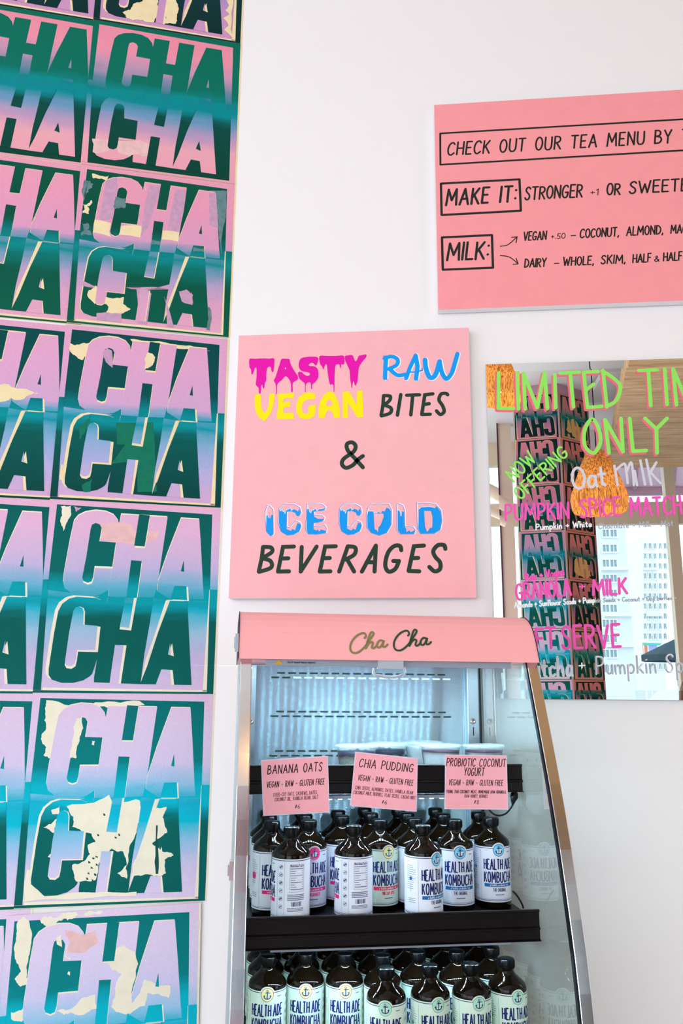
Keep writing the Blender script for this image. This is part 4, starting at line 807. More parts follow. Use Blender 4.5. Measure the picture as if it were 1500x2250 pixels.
# ------------------------------------------------------------------ bottles
M_amber = mat('dark_amber_glass', (11, 6, 3), .05, spec=.24)
M_cap = mat('black_bottle_cap', (3, 4, 5), .25, spec=.14)
R_, BH = .0333, .155
BP = [(0, 0), (.0295, 0), (.0325, .0015), (R_, .005), (R_, .109), (.0328, .1135), (.0305, .1175), (.0262, .1215), (.021, .1258), (.0165, .1296), (.0138, .1325), (.0122, .1355), (.0118, .139), (.0128, .1395), (.0128, .1412), (0, .1412)]
def mk_glass(): mb = MB(); mb.lathe(BP, M_amber, 32); return mb
def mk_cap():
    mb = MB(); mb.lathe([(.0125, .1408), (.0140, .1408), (.0142, .1418), (.0142, .1532), (.0134, .1546), (.0125, .155), (0, .155)], M_cap, 28)
    for k in range(28):
        a = 2*pi*k/28; mb.box(-.0004, .0004, -.0146, -.0141, .1425, .1525, M_cap, lambda p: Vector((p.x*cos(a)-p.y*sin(a), p.x*sin(a)+p.y*cos(a), p.z)))
    return mb
M_navy = mat('navy_print', (24, 34, 96), .5); M_lbl = mat('white_bottle_label', (226, 232, 246), .45); M_lblg = mat('pale_green_bottle_label', (218, 238, 222), .45); M_smallp = mat('grey_blue_fine_print', (96, 104, 140), .6)
def lmap(r):
    def f(x, z): a = x/R_; q = r+LAY[0]*5e-6; return Vector((q*sin(a), -q*cos(a), z+.009))
    return f
def mk_label(kind):
    paper, em, ring, rib, flav, lean = {'blue': (M_lbl, (120, 206, 238), (24, 60, 130), (24, 104, 168), 'THE ORIGINAL', M_navy), 'yellow': (M_lblg, (236, 240, 160), (206, 70, 50), (222, 44, 84), 'PINK LADY APPLE', None), 'pink': (M_lbl, (244, 70, 140), (244, 70, 140), (232, 30, 130), 'POMEGRANATE', None), 'green': (M_lblg, (176, 226, 204), (70, 160, 130), (60, 150, 130), 'MINT', None)}[kind]
    Me = mat('emblem_'+kind, em, .5); Mg = mat('ring_'+kind, ring, .5); Mr = mat('ribbon_'+kind, rib, .5)
    F0, Fa, Fb, Fc = lmap(R_+.0003), lmap(R_+.0005), lmap(R_+.0007), lmap(R_+.0009)
    mb = MB(); z0, z1 = .0035, .0985; N = 48; half = pi*R_*.985
    mb.grid([[F0(-half+2*half*k/N, z) for k in range(N+1)] for z in (z0, z1)], paper, True)
    ml = .004
    for z, w in ((z1-.0024, .0011), (z0+.0030, .0009), (z0+.0050, .0004)): ribbon(mb, [(-half, z), (half, z)], w, M_navy, Fa, ml, False)
    def disc(cx, cz, r, m, F, n=24): mb.poly([F(cx+r*cos(2*pi*k/n), cz+r*sin(2*pi*k/n)) for k in range(n)], m)
    cz = .0930
    disc(0, cz, .0132, paper, Fa); disc(0, cz, .0108, Mg, lmap(R_+.0006)); disc(0, cz, .0100, paper if kind != 'pink' else Me, Fb) if kind in ('yellow', 'green') else None; disc(0, cz, .0094 if kind in ('yellow', 'green') else .0099, Me, lmap(R_+.0008))
    for k in range(0):
        pass
    # anchor
    for P, w in (([(0, cz+.0046), (0, cz-.0058)], .0014), ([(-.003, cz+.0034), (.003, cz+.0034)], .0010), (spline([(-.0054, cz-.0012), (-.0046, cz-.0046), (0, cz-.0062), (.0046, cz-.0046), (.0054, cz-.0012)]), .0013), ([(-.0066, cz-.0022), (-.0054, cz-.0006), (-.0040, cz-.002)], .0007), ([(.0066, cz-.0022), (.0054, cz-.0006), (.0040, cz-.002)], .0007)): ribbon(mb, P, w, M_navy, Fc, ml)
    ribbon(mb, [(.0016*cos(t*pi/5), cz+.0062+.0016*sin(t*pi/5)) for t in range(11)], .0007, M_navy, Fc, 0, False)
    T = dict(slant=0, jit=0, gap=.26, space=.2, caps=False, maxlen=ml)
    tx = M_navy
    text(mb, 'HEALTH·ADE', (-.0280, .0600), (.0280, .0600), .0172, .0022, tx, Fa, **T)
    text(mb, 'KOMBUCHA', (-.0280, .0378), (.0280, .0378), .0174, .0022, tx, Fa, **T)
    ribbon(mb, [(-.0282, .0327), (.0282, .0327)], .0058, Mr, Fa, ml, False)
    text(mb, 'a bubbly probiotic tea', (-.018, .0314), (.018, .0314), .0036, .0005, paper, Fb, slant=.1, jit=0, maxlen=ml)
    text(mb, flav, (-.0125, .0222), (.0125, .0222), .0052, .0007, tx if kind == 'blue' else Mr, Fa, slant=0, jit=0, maxlen=ml, gap=.22)
    text(mb, '16 FL OZ', (-.008, .0160), (.008, .0160), .0020, .0004, M_navy, Fa, slant=0, jit=0, maxlen=ml) if False else ribbon(mb, [(-.008, .0165), (.008, .0165)], .0014, M_smallp, Fa, ml, False)
    ribbon(mb, [(.018, .0895), (.026, .0895)], .0012, M_smallp, Fa, ml, False)
    # icons column on the right, nutrition panel beyond it
    for x in (.0345, .0475): ribbon(mb, [(x, z0+.005), (x, z1-.006)], .0003, M_smallp, Fa, 0, False)
    for k in range(6):
        zc_ = .086-.0125*k; P = [(.041+.0032*cos(t*pi/6), zc_+.0032*sin(t*pi/6)) for t in range(13)]; ribbon(mb, P, .0006, M_smallp, Fa, 0, False)
        ribbon(mb, [(.0395, zc_-.0008), (.0425, zc_+.0010)], .0016 if k % 2 else .0026, M_smallp, Fa, 0)
    nx0, nx1 = .0570, .0820
    panel = [(nx0, .090), (nx1, .090), (nx1, .047), (nx0, .047), (nx0, .090)]
    mb.grid([[F0(nx0+(nx1-nx0)*k/8, z)*1.0+Vector((0, 0, 0)) for k in range(9)] for z in (.047, .090)], paper, True)
    ribbon(mb, panel, .0004, M_smallp, Fa, ml)
    text(mb, 'Nutrition Facts', (nx0+.001, .0865), (nx1-.001, .0865), .0034, .0006, M_navy, Fa, slant=0, jit=0, maxlen=ml)
    for k, w in ((0, .0012), (3, .0008), (6, .0010), (9, .0012)): ribbon(mb, [(nx0+.001, .0835-.0036*k), (nx1-.001, .0835-.0036*k)], w, M_smallp, Fa, ml, False)
    rr = random.Random(4)
    for k in range(10):
        if k in (0, 3, 6, 9): continue
        zz_ = .0835-.0036*k; ribbon(mb, [(nx0+.001, zz_), (nx0+rr.uniform(.008, .015), zz_)], .0008, M_smallp, Fa, ml, False); ribbon(mb, [(nx1-.004, zz_), (nx1-.001, zz_)], .0008, M_smallp, Fa, ml, False)
    for k in range(4): ribbon(mb, [(nx0-.004, .0425-.0026*k), (nx1+.001, .0425-.0026*k)], .0012, M_smallp, Fa, ml, False)
    x = nx0+.003
    for k in range(16):
        w = rr.choice((.0004, .0006, .0009)); ribbon(mb, [(x, .0245), (x, .0315)], w, M_navy, Fa, 0, False); x += .00115
    for k in range(3): ribbon(mb, [(nx0-.004, .0215-.0020*k), (nx1, .0215-.0020*k)], .0009, M_smallp, Fa, ml, False)
    # left: story column and its small illustration
    ribbon(mb, [(-.0345, z0+.006), (-.0345, z1-.006)], .0003, M_smallp, Fa, 0, False)
    for k in range(12): ribbon(mb, [(-.058, .083-.0034*k), (-.058+rr.uniform(.012, .019), .083-.0034*k)], .0006, M_smallp, Fa, ml, False)
    disc(-.049, .062 if kind != 'pink' else .058, .006 if kind == 'pink' else .003, Mr, Fb, 14); ribbon(mb, [(-.049, .054), (-.050, .040)], .0005, M_smallp, Fb, ml, False)
    for k in range(3): ribbon(mb, [(-.055, .030-.003*k), (-.040, .030-.003*k)], .0007, M_smallp, Fa, ml, False)
    return mb
GLS = mk_glass(); proto = {}
def bottle(kind, u, v, z, yaw, label, group):
    M = MCASE @ Matrix.Translation((u, v, z)) @ Matrix.Rotation(yaw, 4, 'Z')
    t = thing('kombucha_bottle', label, 'bottle', M, group)
    if 'glass' not in proto: proto['glass'] = GLS.build('bottle_glass', t); proto['cap'] = mk_cap().build('cap', t)
    else:
        for k in ('glass', 'cap'):
            o = proto[k].copy(); COL.objects.link(o); o.parent = t
    if kind not in proto: proto[kind] = mk_label(kind).build('paper_label', t)
    else: o = proto[kind].copy(); COL.objects.link(o); o.parent = t
    return t
R2 = radians
T2Z = 1.1151
def capat(px, py, z):
    p = hit(px, py, (0, 0, z+BH), (0, 0, 1)); d = p-CO; return (d.dot(CU), d.dot(CV))
S2 = [  # kind, u, v, yaw, label
('pink', .073, .0345, -105, 'front amber bottle with its nutrition panel facing, first from the left, middle shelf'),
('pink', .183, .0345, -105, 'front amber bottle with its nutrition panel facing, second from the left, middle shelf'),
('blue', .307, .0345, 31, 'foremost blue and white bottle showing its name, middle shelf, in front of the rest'),
('pink', .044, .104, 19, 'bottle with a small pink balloon on its label, hard against the left post'),
('pink', .112, .102, 13, 'bottle with a pink anchor emblem, half hidden in the second row of the middle shelf'),
('yellow', .243, .104, 19, 'bottle with pale yellow anchor emblem and pale green label, middle shelf'),
('blue', .3125, .110, 70, 'blue-labelled bottle turned sideways just behind the foremost one, middle shelf'),
('blue', .382, .088, 0, 'blue emblem bottle second from the right, middle shelf'),
('blue', .458, .102, 4, 'blue emblem bottle at the right end of the middle shelf'),
('pink', .045, .176, 60, 'bottle in the third row at the left end, behind the balloon label, middle shelf'),
('pink', .113, .172, 0, 'third-row bottle behind the pink emblem one, middle shelf'),
('pink', .181, .158, 4, 'bottle showing the first letters of its name beside the second nutrition panel'),
('yellow', .2425, .175, 0, 'third-row bottle behind the pale yellow emblem, middle shelf'),
('blue', .3135, .184, 10, 'third-row bottle behind the sideways one, middle shelf'),
('blue', .382, .160, 0, 'third-row bottle, second column from the right, middle shelf'),
('blue', .459, .177, 0, 'third-row bottle at the right end, middle shelf'),
('pink', .1845, .232, 0, 'back-row bottle below the gap between two pink cards, middle shelf'),
('yellow', .2437, .250, 0, 'back-row bottle below the middle card, middle shelf'),
('blue', .388, .238, 0, 'back-row bottle right of the middle card, middle shelf'),
('blue', .450, .250, 0, 'back-row bottle at the right end, middle shelf'),
('pink', .040, .243, 0, 'back-row bottle at the left end, middle shelf'),
('pink', .109, .243, 0, 'back-row bottle, second from the left, middle shelf'),
('blue', .309, .240, 0, 'back-row bottle behind the foremost blue one, middle shelf'),
]
PX2 = [(641.6, 1817.6), (777, 1813), (930, 1813.6), (598, 1804), (680, 1803), (833.6, 1799.6), (916, 1801), (998, 1800), (1078, 1795.8), (592, 1791), (671.6, 1791), (750.8, 1792), (818, 1789), (897.4, 1787.6), (973, 1787.6), (1050.5, 1783.5), (743.6, 1781.6), (807, 1779.7), (956, 1775), (1028.6, 1779), None, None, None]
placed2 = []
for (k, u, v, yw, lb), q in zip(S2, PX2):
    if q: u, v = capat(q[0], q[1], T2Z); u = min(max(u, .0345), .468); v = max(v, .0395)
    while any(math.hypot(u-a, v-b) < .0692 for a, b in placed2): v += .001
    if v > .284: continue
    placed2.append((u, v))
    bottle(k, u, v, T2Z, R2(yw), lb, 'kombucha bottles on the middle shelf')
T3Z = 1.045-.155
front3 = [('yellow', .0455, .120, -3, 'leftmost front bottle with a yellow anchor emblem, lower shelf'), ('yellow', .1135, .124, -4, 'second front bottle from the left with a yellow emblem, lower shelf'), ('yellow', .1820, .119, -4, 'third front bottle from the left with a yellow emblem, lower shelf'),
 ('green', .2395, .034, -14, 'first of the four foremost green emblem bottles, lower shelf'), ('green', .3165, .036, 10, 'second of the four foremost green emblem bottles, lower shelf'), ('green', .3885, .033, 5, 'third of the four foremost green emblem bottles, lower shelf'), ('green', .4600, .048, 13, 'green emblem bottle at the right end of the lower shelf')]
PX3 = [(589.3, 2098.4), (671.6, 2092.4), (756.8, 2092.4), (848, 2124.8), (943.9, 2119), (1034, 2116), (1112, 2105)]
for (k, u, v, yw, lb), q in zip(front3, PX3):
    u, v = capat(q[0], q[1], T3Z); bottle(k, u, v, T3Z, R2(yw), lb, 'kombucha bottles on the lower shelf')
COLN = ['first', 'second', 'third', 'fourth', 'fifth', 'sixth', 'seventh']
for j, (u, v0) in enumerate([(.0413, .184), (.1087, .192), (.1779, .185), (.2441, .0965), (.3115, .1090), (.3822, .1025), (.4536, .1210)]):
    v = v0; r = 1
    while v < .282:
        kd = 'yellow' if j < 3 else 'green'
        bottle(kd, u, v, T3Z, R2(70 if j == 3 and r == 1 else 0), f"{['', 'next', 'third', 'fourth'][r]} bottle back in the {COLN[j]} column from the left, lower shelf", 'kombucha bottles on the lower shelf'); v += .071; r += 1

# ------------------------------------------------------------------ cups on the upper shelf
M_clear = glass_pane('clear_plastic', (246, 250, 250), 1.45, .08, .10, (236, 244, 246)); M_lid = glass_pane('clear_plastic_lid', (240, 248, 248), 1.45, .2, .12, (232, 244, 246))
M_yog = mat('white_yogurt', (232, 236, 244), .5); M_berry = mat('dark_berries', (30, 34, 58), .35); M_chia = mat('speckled_chia_pudding', (176, 180, 172), .7, noise=.55, nscale=420); M_jam = mat('purple_fruit_layer', (70, 30, 62), .4)
def cup(u, v, kind, label, seed):
    t = thing('dessert_cup', label, 'cup', MCASE @ Matrix.Translation((u, v, Z1-.0234)) @ Matrix.Rotation(seed, 4, 'Z'), 'lidded dessert cups on the upper shelf')
    mb = MB(); mb.lathe([(.0, 0), (.029, 0), (.031, .002), (.0375, .050), (.0395, .0505), (.0395, .0525), (.0370, .0525), (.0300, .0025), (0, .0015)], M_clear, 32); mb.build('cup_body', t)
    mb = MB(); pr = [(.0405, .0470), (.0410, .0530), (.0400, .0550), (.0370, .0555), (.0355, .0535), (0, .0535)]
    rows = []
    for r, z in pr: rows.append([((r+(.0004 if k % 2 and r > .04 else 0))*cos(2*pi*k/64), (r+(.0004 if k % 2 and r > .04 else 0))*sin(2*pi*k/64), z) for k in range(64)])
    mb.grid(rows, M_lid, False, True); mb.build('lid', t)
    rd = random.Random(seed); n = 32; mm = M_chia if kind == 'chia' else M_yog
    mb = MB(); top = {'chia': .036, 'yog': .0425, 'plain': .0445}[kind]
    mb.grid([[(r*cos(2*pi*k/n), r*sin(2*pi*k/n), z+(rd.uniform(-.002, .002) if z > .02 else 0)) for k in range(n)] for r, z in ((.0292, .003), (.0342, top), (.0, top+.001))], mm, True, True)
    mb.poly([(.0292*cos(-2*pi*k/n), .0292*sin(-2*pi*k/n), .003) for k in range(n)], mm); c = mb.build('filling', t, 'grey speckled pudding' if kind == 'chia' else 'white yogurt')
    if kind != 'plain':
        mb = MB(); mj = M_berry if kind == 'chia' else M_jam
        hs = [rd.uniform(-.003, .0015) for k in range(n)]
        mb.grid([[(r*cos(2*pi*k/n), r*sin(2*pi*k/n), z+(hs[k] if z < .04 else 0)) for k in range(n)] for r, z in ((.0352, top-.001), (.0357, top+(.007 if kind == 'chia' else .0022)), (.020, top+(.008 if kind == 'chia' else .003)), (0, top+(.008 if kind == 'chia' else .003)))], mj, True, True); mb.build('fruit_layer', t, 'dark berry layer')
        mb = MB()
        for q in range(9 if kind == 'chia' else 14):
            a = rd.uniform(0, 2*pi); zz_ = rd.uniform(.008, .03) if kind != 'chia' else top+.006; rr_ = (.0300+zz_*.13) if kind != 'chia' else rd.uniform(.005, .028); s = .0022 if kind != 'chia' else .0048
            mb.grid([[(rr_*cos(a)+s*sin(b)*cos(2*pi*k/8), rr_*sin(a)+s*sin(b)*sin(2*pi*k/8), zz_+s*cos(b)) for k in range(8)] for b in (.05, .8, 1.57, 2.3, 3.09)], M_berry, True, True)
        mb.build('berries', t)
def cu(px, v): return cp(px, 1640, v)[0]
cup(cu(783, .115), .115, 'chia', 'dessert cup of grey speckled pudding with dark berries, between the first two cards', 1)
cup(cu(850, .165), .165, 'chia', 'cup of grey speckled pudding standing just behind the middle pink card', 2)
cup(cu(930, .215), .215, 'plain', 'cup of plain white yogurt, rearmost in the upper shelf group', 3)
cup(cu(967, .120), .120, 'yog', 'yogurt cup with a thin purple fruit line, left of the coconut yogurt card', 4)
cup(cu(1062, .115), .115, 'yog', 'yogurt cup with dark fruit top, rightmost, directly above the coconut yogurt card', 5)

# ------------------------------------------------------------------ laminated price cards on the upper rail
M_card = mat('pink_card_paper', (255, 176, 188), .4, noise=.03, nscale=60); M_lam = mat('clear_laminate_edge', (232, 206, 222), .25); M_cink = mat('dark_card_print', (44, 30, 32), .5); M_fade = mat('faded_card_print', (112, 62, 70), .5)
def card(cor, vv, label, lines):
    K = [Vector((cp(x, y, vv)[0], vv, cp(x, y, vv)[1])) for x, y in cor]     # TL TR BR BL
    t = thing('price_card', label, 'card', MCASE, 'laminated cards on the upper shelf rail')
    cx = (K[0]+K[1]+K[2]+K[3])/4; t.matrix_world = MCASE @ Matrix.Translation(cx); K = [k-cx for k in K]
    mb = MB(); A = [k+Vector((0, .0010, 0)) for k in K]; B = list(K)
    for q in range(4): mb.poly([A[q], A[(q+1) % 4], B[(q+1) % 4], B[q]], M_lam)
    mb.poly(B[::-1], M_lam); mb.poly(A, M_lam); mb.build('laminate', t)
    def f(d):
        def g(a, b): p = K[3]*(1-a)*(1-b)+K[2]*a*(1-b)+K[0]*(1-a)*b+K[1]*a*b; return p+Vector((0, -d-LAY[0]*6e-6, 0))
        return g
    mb = MB(); g = f(.0003); mb.poly([g(.016, .02), g(.984, .02), g(.984, .98), g(.016, .98)], M_card); mb.build('paper', t)
    mb = MB(); ft = f(.0006)
    Wc, Hc = (K[1]-K[0]).length, (K[0]-K[3]).length; fm = lambda x, y: ft(x/Wc, y/Hc)
    for s, x0, x1, y, h, w, m in lines: text(mb, s, (x0*Wc, y*Hc), (x1*Wc, y*Hc), h*Hc, w, m, fm, seed=len(s), slant=.12, gap=.26, space=.6)
    mb.build('lettering', t)
card([(573, 1670), (720, 1661), (724, 1785), (578, 1793)], .052, 'tilted pink card reading banana oats, left end of the upper shelf', [('BANANA OATS', .09, .90, .74, .15, .0016, M_cink), ('VEGAN - RAW - GLUTEN FREE', .07, .93, .50, .10, .0011, M_cink), ('STEEL-CUT OATS, CASHEWS, DATES,', .16, .82, .335, .06, .0007, M_fade), ('COCONUT OIL, VANILLA BEAN, SALT', .18, .83, .25, .06, .0007, M_fade), ('#6', .48, .55, .10, .07, .0007, M_cink)])
card([(780, 1651.6), (917.7, 1666), (915, 1783.7), (769, 1770.7)], .051, 'pink card reading chia pudding, tilted, middle of the upper shelf', [('CHIA PUDDING', .08, .92, .73, .15, .0015, M_cink), ('VEGAN - RAW - GLUTEN FREE', .08, .93, .48, .10, .0010, M_cink), ('CHIA SEEDS, ALMONDS, DATES, VANILLA BEAN', .05, .93, .315, .06, .0007, M_fade), ('COCONUT MILK, BERRIES, FLAX SEEDS, CACAO NIBS', .03, .97, .225, .06, .0007, M_fade), ('#6', .47, .54, .09, .07, .0007, M_cink)])
card([(977.7, 1658), (1113, 1660), (1116, 1779), (976.7, 1778)], .051, 'pink card reading probiotic coconut yogurt, right end of the upper shelf', [('PROBIOTIC COCONUT', .02, .97, .79, .14, .0014, M_cink), ('YOGURT', .30, .62, .62, .14, .0014, M_cink), ('VEGAN - RAW - GLUTEN FREE', .06, .92, .44, .10, .0010, M_cink), ('YOUNG THAI COCONUT MEAT, HOMEMADE RAW GRANOLA,', .02, .97, .295, .055, .0007, M_cink), ('RAW HONEY, BERRIES', .31, .67, .215, .055, .0007, M_fade), ('#8', .46, .53, .10, .07, .0007, M_cink)])

# ------------------------------------------------------------------ the shop and street behind the camera, seen in the mirror
M_beige = mat('beige_window_frame', (238, 220, 192), .5); M_wglass = glass_pane('window_glass', (240, 248, 250), 1.45)
M_wood = bpy.data.materials.new('oak_veneer'); M_wood.use_nodes = True
nt = M_wood.node_tree; b = nt.nodes['Principled BSDF']; b.inputs['Roughness'].default_value = .5
tc = nt.nodes.new('ShaderNodeTexCoord'); mp = nt.nodes.new('ShaderNodeMapping'); mp.inputs['Scale'].default_value = (1.2, 12, 16); nt.links.new(tc.outputs['Object'], mp.inputs[0])
n = nt.nodes.new('ShaderNodeTexNoise'); n.inputs['Scale'].default_value = 2.4; n.inputs['Detail'].default_value = 7; n.inputs['Distortion'].default_value = .6; nt.links.new(mp.outputs[0], n.inputs['Vector'])
rp = nt.nodes.new('ShaderNodeValToRGB'); nt.links.new(n.outputs[0], rp.inputs[0]); e = rp.color_ramp.elements
e[0].position = .32; e[0].color = lin((186, 136, 84)); e[1].position = .66; e[1].color = lin((232, 190, 138)); nt.links.new(rp.outputs[0], b.inputs['Base Color'])
# poster column
CY = 5.7; Pc = mir(1240, 1165, CY); Pc.z = 0
d1 = Vector((-cos(radians(8.7)), -sin(radians(8.7)), 0)); d2 = Vector((cos(radians(38)), -sin(radians(38)), 0))
cw = .435; Lp = Pc+d1*cw; Rp = Pc+d2*cw
mb = MB(); mb.prism([(p.x, p.y) for p in (Pc, Lp, Lp+Vector((.08, -.45, 0)), Rp+Vector((-.1, -.4, 0)), Rp)], 0, CEIL, mat('pink_column_paint', (206, 160, 182), .6), lambda x, y, t: Vector((x, y, t)))
colm = struct(mb.build('column'), 'angular column wrapped in letter posters, seen in the mirror')
zc0 = mir(1232, 1063, CY).z
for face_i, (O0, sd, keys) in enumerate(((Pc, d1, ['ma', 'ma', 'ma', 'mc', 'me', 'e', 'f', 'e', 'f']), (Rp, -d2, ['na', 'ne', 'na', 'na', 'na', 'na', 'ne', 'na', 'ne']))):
    nrm = sd.cross(Vector((0, 0, 1)))
    for r in range(9):
        zt = zc0+.462*3-.462*r
        if zt > CEIL-.02: continue
        wear = [(3, jag([(.25, .1), (.5, .05), (.8, .2), (.75, .42), (.45, .45), (.3, .3)], .2, r))] if face_i and r in (1, 4) else ([(0, jag([(.05, .6), (.3, .62), (.3, .9), (.06, .9)], .2, r))] if face_i and r == 4 else [])
        m_ = poster_mesh(keys[r], False, .010 if face_i else .006, wear, mat('ochre_poster_paper', (226, 176, 104), .7) if face_i else M_cream)
        o = m_.build('poster', world=frame(O0+sd*.012+Vector((0, 0, zt-PH))+nrm*.002, sd, (0, 0, 1), nrm))
        tag(o, f"letter poster mirrored on the {'brown tinted right' if face_i else 'left'} face of the column, {['top', 'second', 'third', 'fourth', 'fifth', 'sixth', 'seventh', 'eighth', 'lowest'][r]} sheet", 'poster', 'posters on the mirrored column')
# window wall towards the street
YF = -Y_F
def frame_box(name, x0, x1, z0, z1, y=Y_F, d=.09, m=M_beige, par=None, label=None):
    mb = MB(); mb.box(x0, x1, y-d, y, z0, z1, m); return mb.build(name, par, label)
wf = struct(frame_box('window_1', X_L, X_R, 0, .42, m=M_beige), 'street window wall behind the camera')
hz0, hz1 = mir(1400, 1152, YF).z, mir(1400, 1104, YF).z
frame_box('window_frame', X_L, X_R, hz0, hz1, par=wf, label='beige header bar'); frame_box('window_frame', X_L, X_R, 4.2, CEIL, par=wf)
for px in (1116, 1489): x = mir(px, 1300, YF).x; frame_box('window_frame', x-.06, x+.06, .42, 4.2, y=Y_F+.02, d=.12, par=wf)
for x in (-3.34, -2.1, -.9, 4.0, 5.14): frame_box('window_frame', x-.06, x+.06, .42, 4.2, y=Y_F+.02, d=.12, par=wf)
mb = MB(); mb.box(X_L, X_R, Y_F-.05, Y_F-.044, .42, 4.2, M_wglass); mb.build('window_pane', wf)
xr = mir(1484, 1300, YF)
wl = struct(frame_box('window_2', -.0, .01, .0, .01), 'side window'); wl.location = (X_L-.05, 0, 0)
bpy.data.objects.remove(wl)
x0_, x1_ = mir(1098, 1200, 6.9).x, mir(1131, 1200, 6.9).x
mb = MB(); mb.box(x0_, x1_, -7.0, -6.9, 0, CEIL, M_beige); mb.box(x0_-.02, x0_+.02, -6.9, -6.88, 0, CEIL, mat('dark_frame_line', (90, 60, 70), .5)); struct(mb.build('trim_1'), 'beige window post at the left of the mirror')
pa, pb = mir(1060, 1080, 6.2), mir(1120, 1150, 6.6)
mb = MB(); mb.tube([mir(1040, 1075, 6.6), mir(1112, 1112, 6.6)], .07, M_beige, 6); mb.tube([mir(1040, 1120, 6.6), mir(1112, 1150, 6.6)], .05, M_beige, 6); struct(mb.build('trim_2'), 'beige rails of an open door, left edge of the mirror')
mb = MB(); a, b = mir(1284, 1000, 7.2), mir(1332, 1000, 7.2); mb.box(a.x, b.x, -7.3, -7.2, hz1, CEIL, M_ceil); struct(mb.build('trim_3'), 'white pier beside the column in the mirror')
# dropped oak ceiling on the right-hand side of the shop
WZ = 3.95
def mz(px, py, z):
    p = hit(px, py, (0, 0, z), (0, 0, 1)); return Vector((p.x, -p.y, z))
wa, wb = mz(1334, 1030, WZ), mz(1375, 805, WZ); k_ = (wb.y+.75)/(wb.y-wa.y); wc = (wb.x+(wb.x-wa.x)*(-.75-wb.y)/(wb.y-wa.y), -.75)
mb = MB(); mb.prism([(wa.x, wa.y), (X_R, wa.y), (X_R, -.75), wc], WZ, WZ+.16, M_wood, lambda x, y, t: Vector((x, y, t))); struct(mb.build('trim_4'), 'dropped oak veneer ceiling, seen in the mirror')
mb = MB(); mb.box(X_R-.06, X_R-.002, -5.0, -.5, 2.2, WZ, M_wood); struct(mb.build('trim_5'), 'oak veneer panelling added high on the unseen side wall')  # put in out of view so the right post reflects warm wood
cb = thing('dark_reflection_cabinet', 'tall dark brown cabinet added out of view by the panelled side wall, for the post to reflect', 'cabinet', Matrix.Translation((X_R-.62, -6.6, 0)))  # added out of view so the lower right post reflects something dark
M_dkw = mat('dark_walnut', (52, 34, 32), .4); mb = MB(); mb.box(0, .55, 0, 2.9, .08, 2.8, M_dkw); mb.build('carcass', cb, bevel=.006)
for q in range(5): mb = MB(); mb.box(-.02, 0, .02+.575*q, .575*(q+1)-.01, .1, 2.78, M_dkw); d = mb.build('door', cb); mb = MB(); mb.box(-.045, -.02, .5+.575*q, .515+.575*q, 1.0, 1.25, M_trim); mb.build('handle', d)
# ceiling panels
for q, (px, py, w, h_) in enumerate(((1185, 860, 1.1, .7), (1352, 850, .4, .8))):
    p = mir(px, py, 5.6 if q else 4.2); mb = MB(); mb.box(p.x-w/2, p.x+w/2, p.y-h_/2, p.y+h_/2, CEIL-.10, CEIL-.04, mat('ceiling_panel', (226, 224, 222), .7)); o = mb.build('acoustic_panel'); tag(o, 'pale square panel under the ceiling, '+('left of the wood ceiling' if q else 'above the poster column')+' in the mirror', 'panel')
# pendant lamps
def woven():
    m = bpy.data.materials.new('woven_rattan'); m.use_nodes = True; nt = m.node_tree; nt.nodes.remove(nt.nodes['Principled BSDF']); out = nt.nodes['Material Output']
    tc = nt.nodes.new('ShaderNodeTexCoord'); mp = nt.nodes.new('ShaderNodeMapping'); mp.inputs['Scale'].default_value = (170, 170, 7); nt.links.new(tc.outputs['Object'], mp.inputs[0])
    n = nt.nodes.new('ShaderNodeTexNoise'); n.inputs['Scale'].default_value = 1; n.inputs['Detail'].default_value = 4; nt.links.new(mp.outputs[0], n.inputs['Vector'])
    r = nt.nodes.new('ShaderNodeValToRGB'); e = r.color_ramp.elements; e[0].position = .35; e[0].color = lin((112, 72, 34)); e[1].position = .62; e[1].color = lin((214, 160, 96)); nt.links.new(n.outputs[0], r.inputs[0])
    d = nt.nodes.new('ShaderNodeBsdfDiffuse'); t = nt.nodes.new('ShaderNodeBsdfTranslucent'); nt.links.new(r.outputs[0], d.inputs[0]); nt.links.new(r.outputs[0], t.inputs[0])
    mx = nt.nodes.new('ShaderNodeMixShader'); mx.inputs[0].default_value = .38; nt.links.new(d.outputs[0], mx.inputs[1]); nt.links.new(t.outputs[0], mx.inputs[2])
    bp = nt.nodes.new('ShaderNodeBump'); bp.inputs['Strength'].default_value = .6; bp.inputs['Distance'].default_value = .004; nt.links.new(n.outputs[0], bp.inputs['Height']); nt.links.new(bp.outputs[0], d.inputs['Normal'])
    nt.links.new(mx.outputs[0], out.inputs[0]); return m
M_rat = woven(); M_bulb = mat('warm_bulb', (255, 230, 180), .5, emit=(255, 214, 150), es=6)
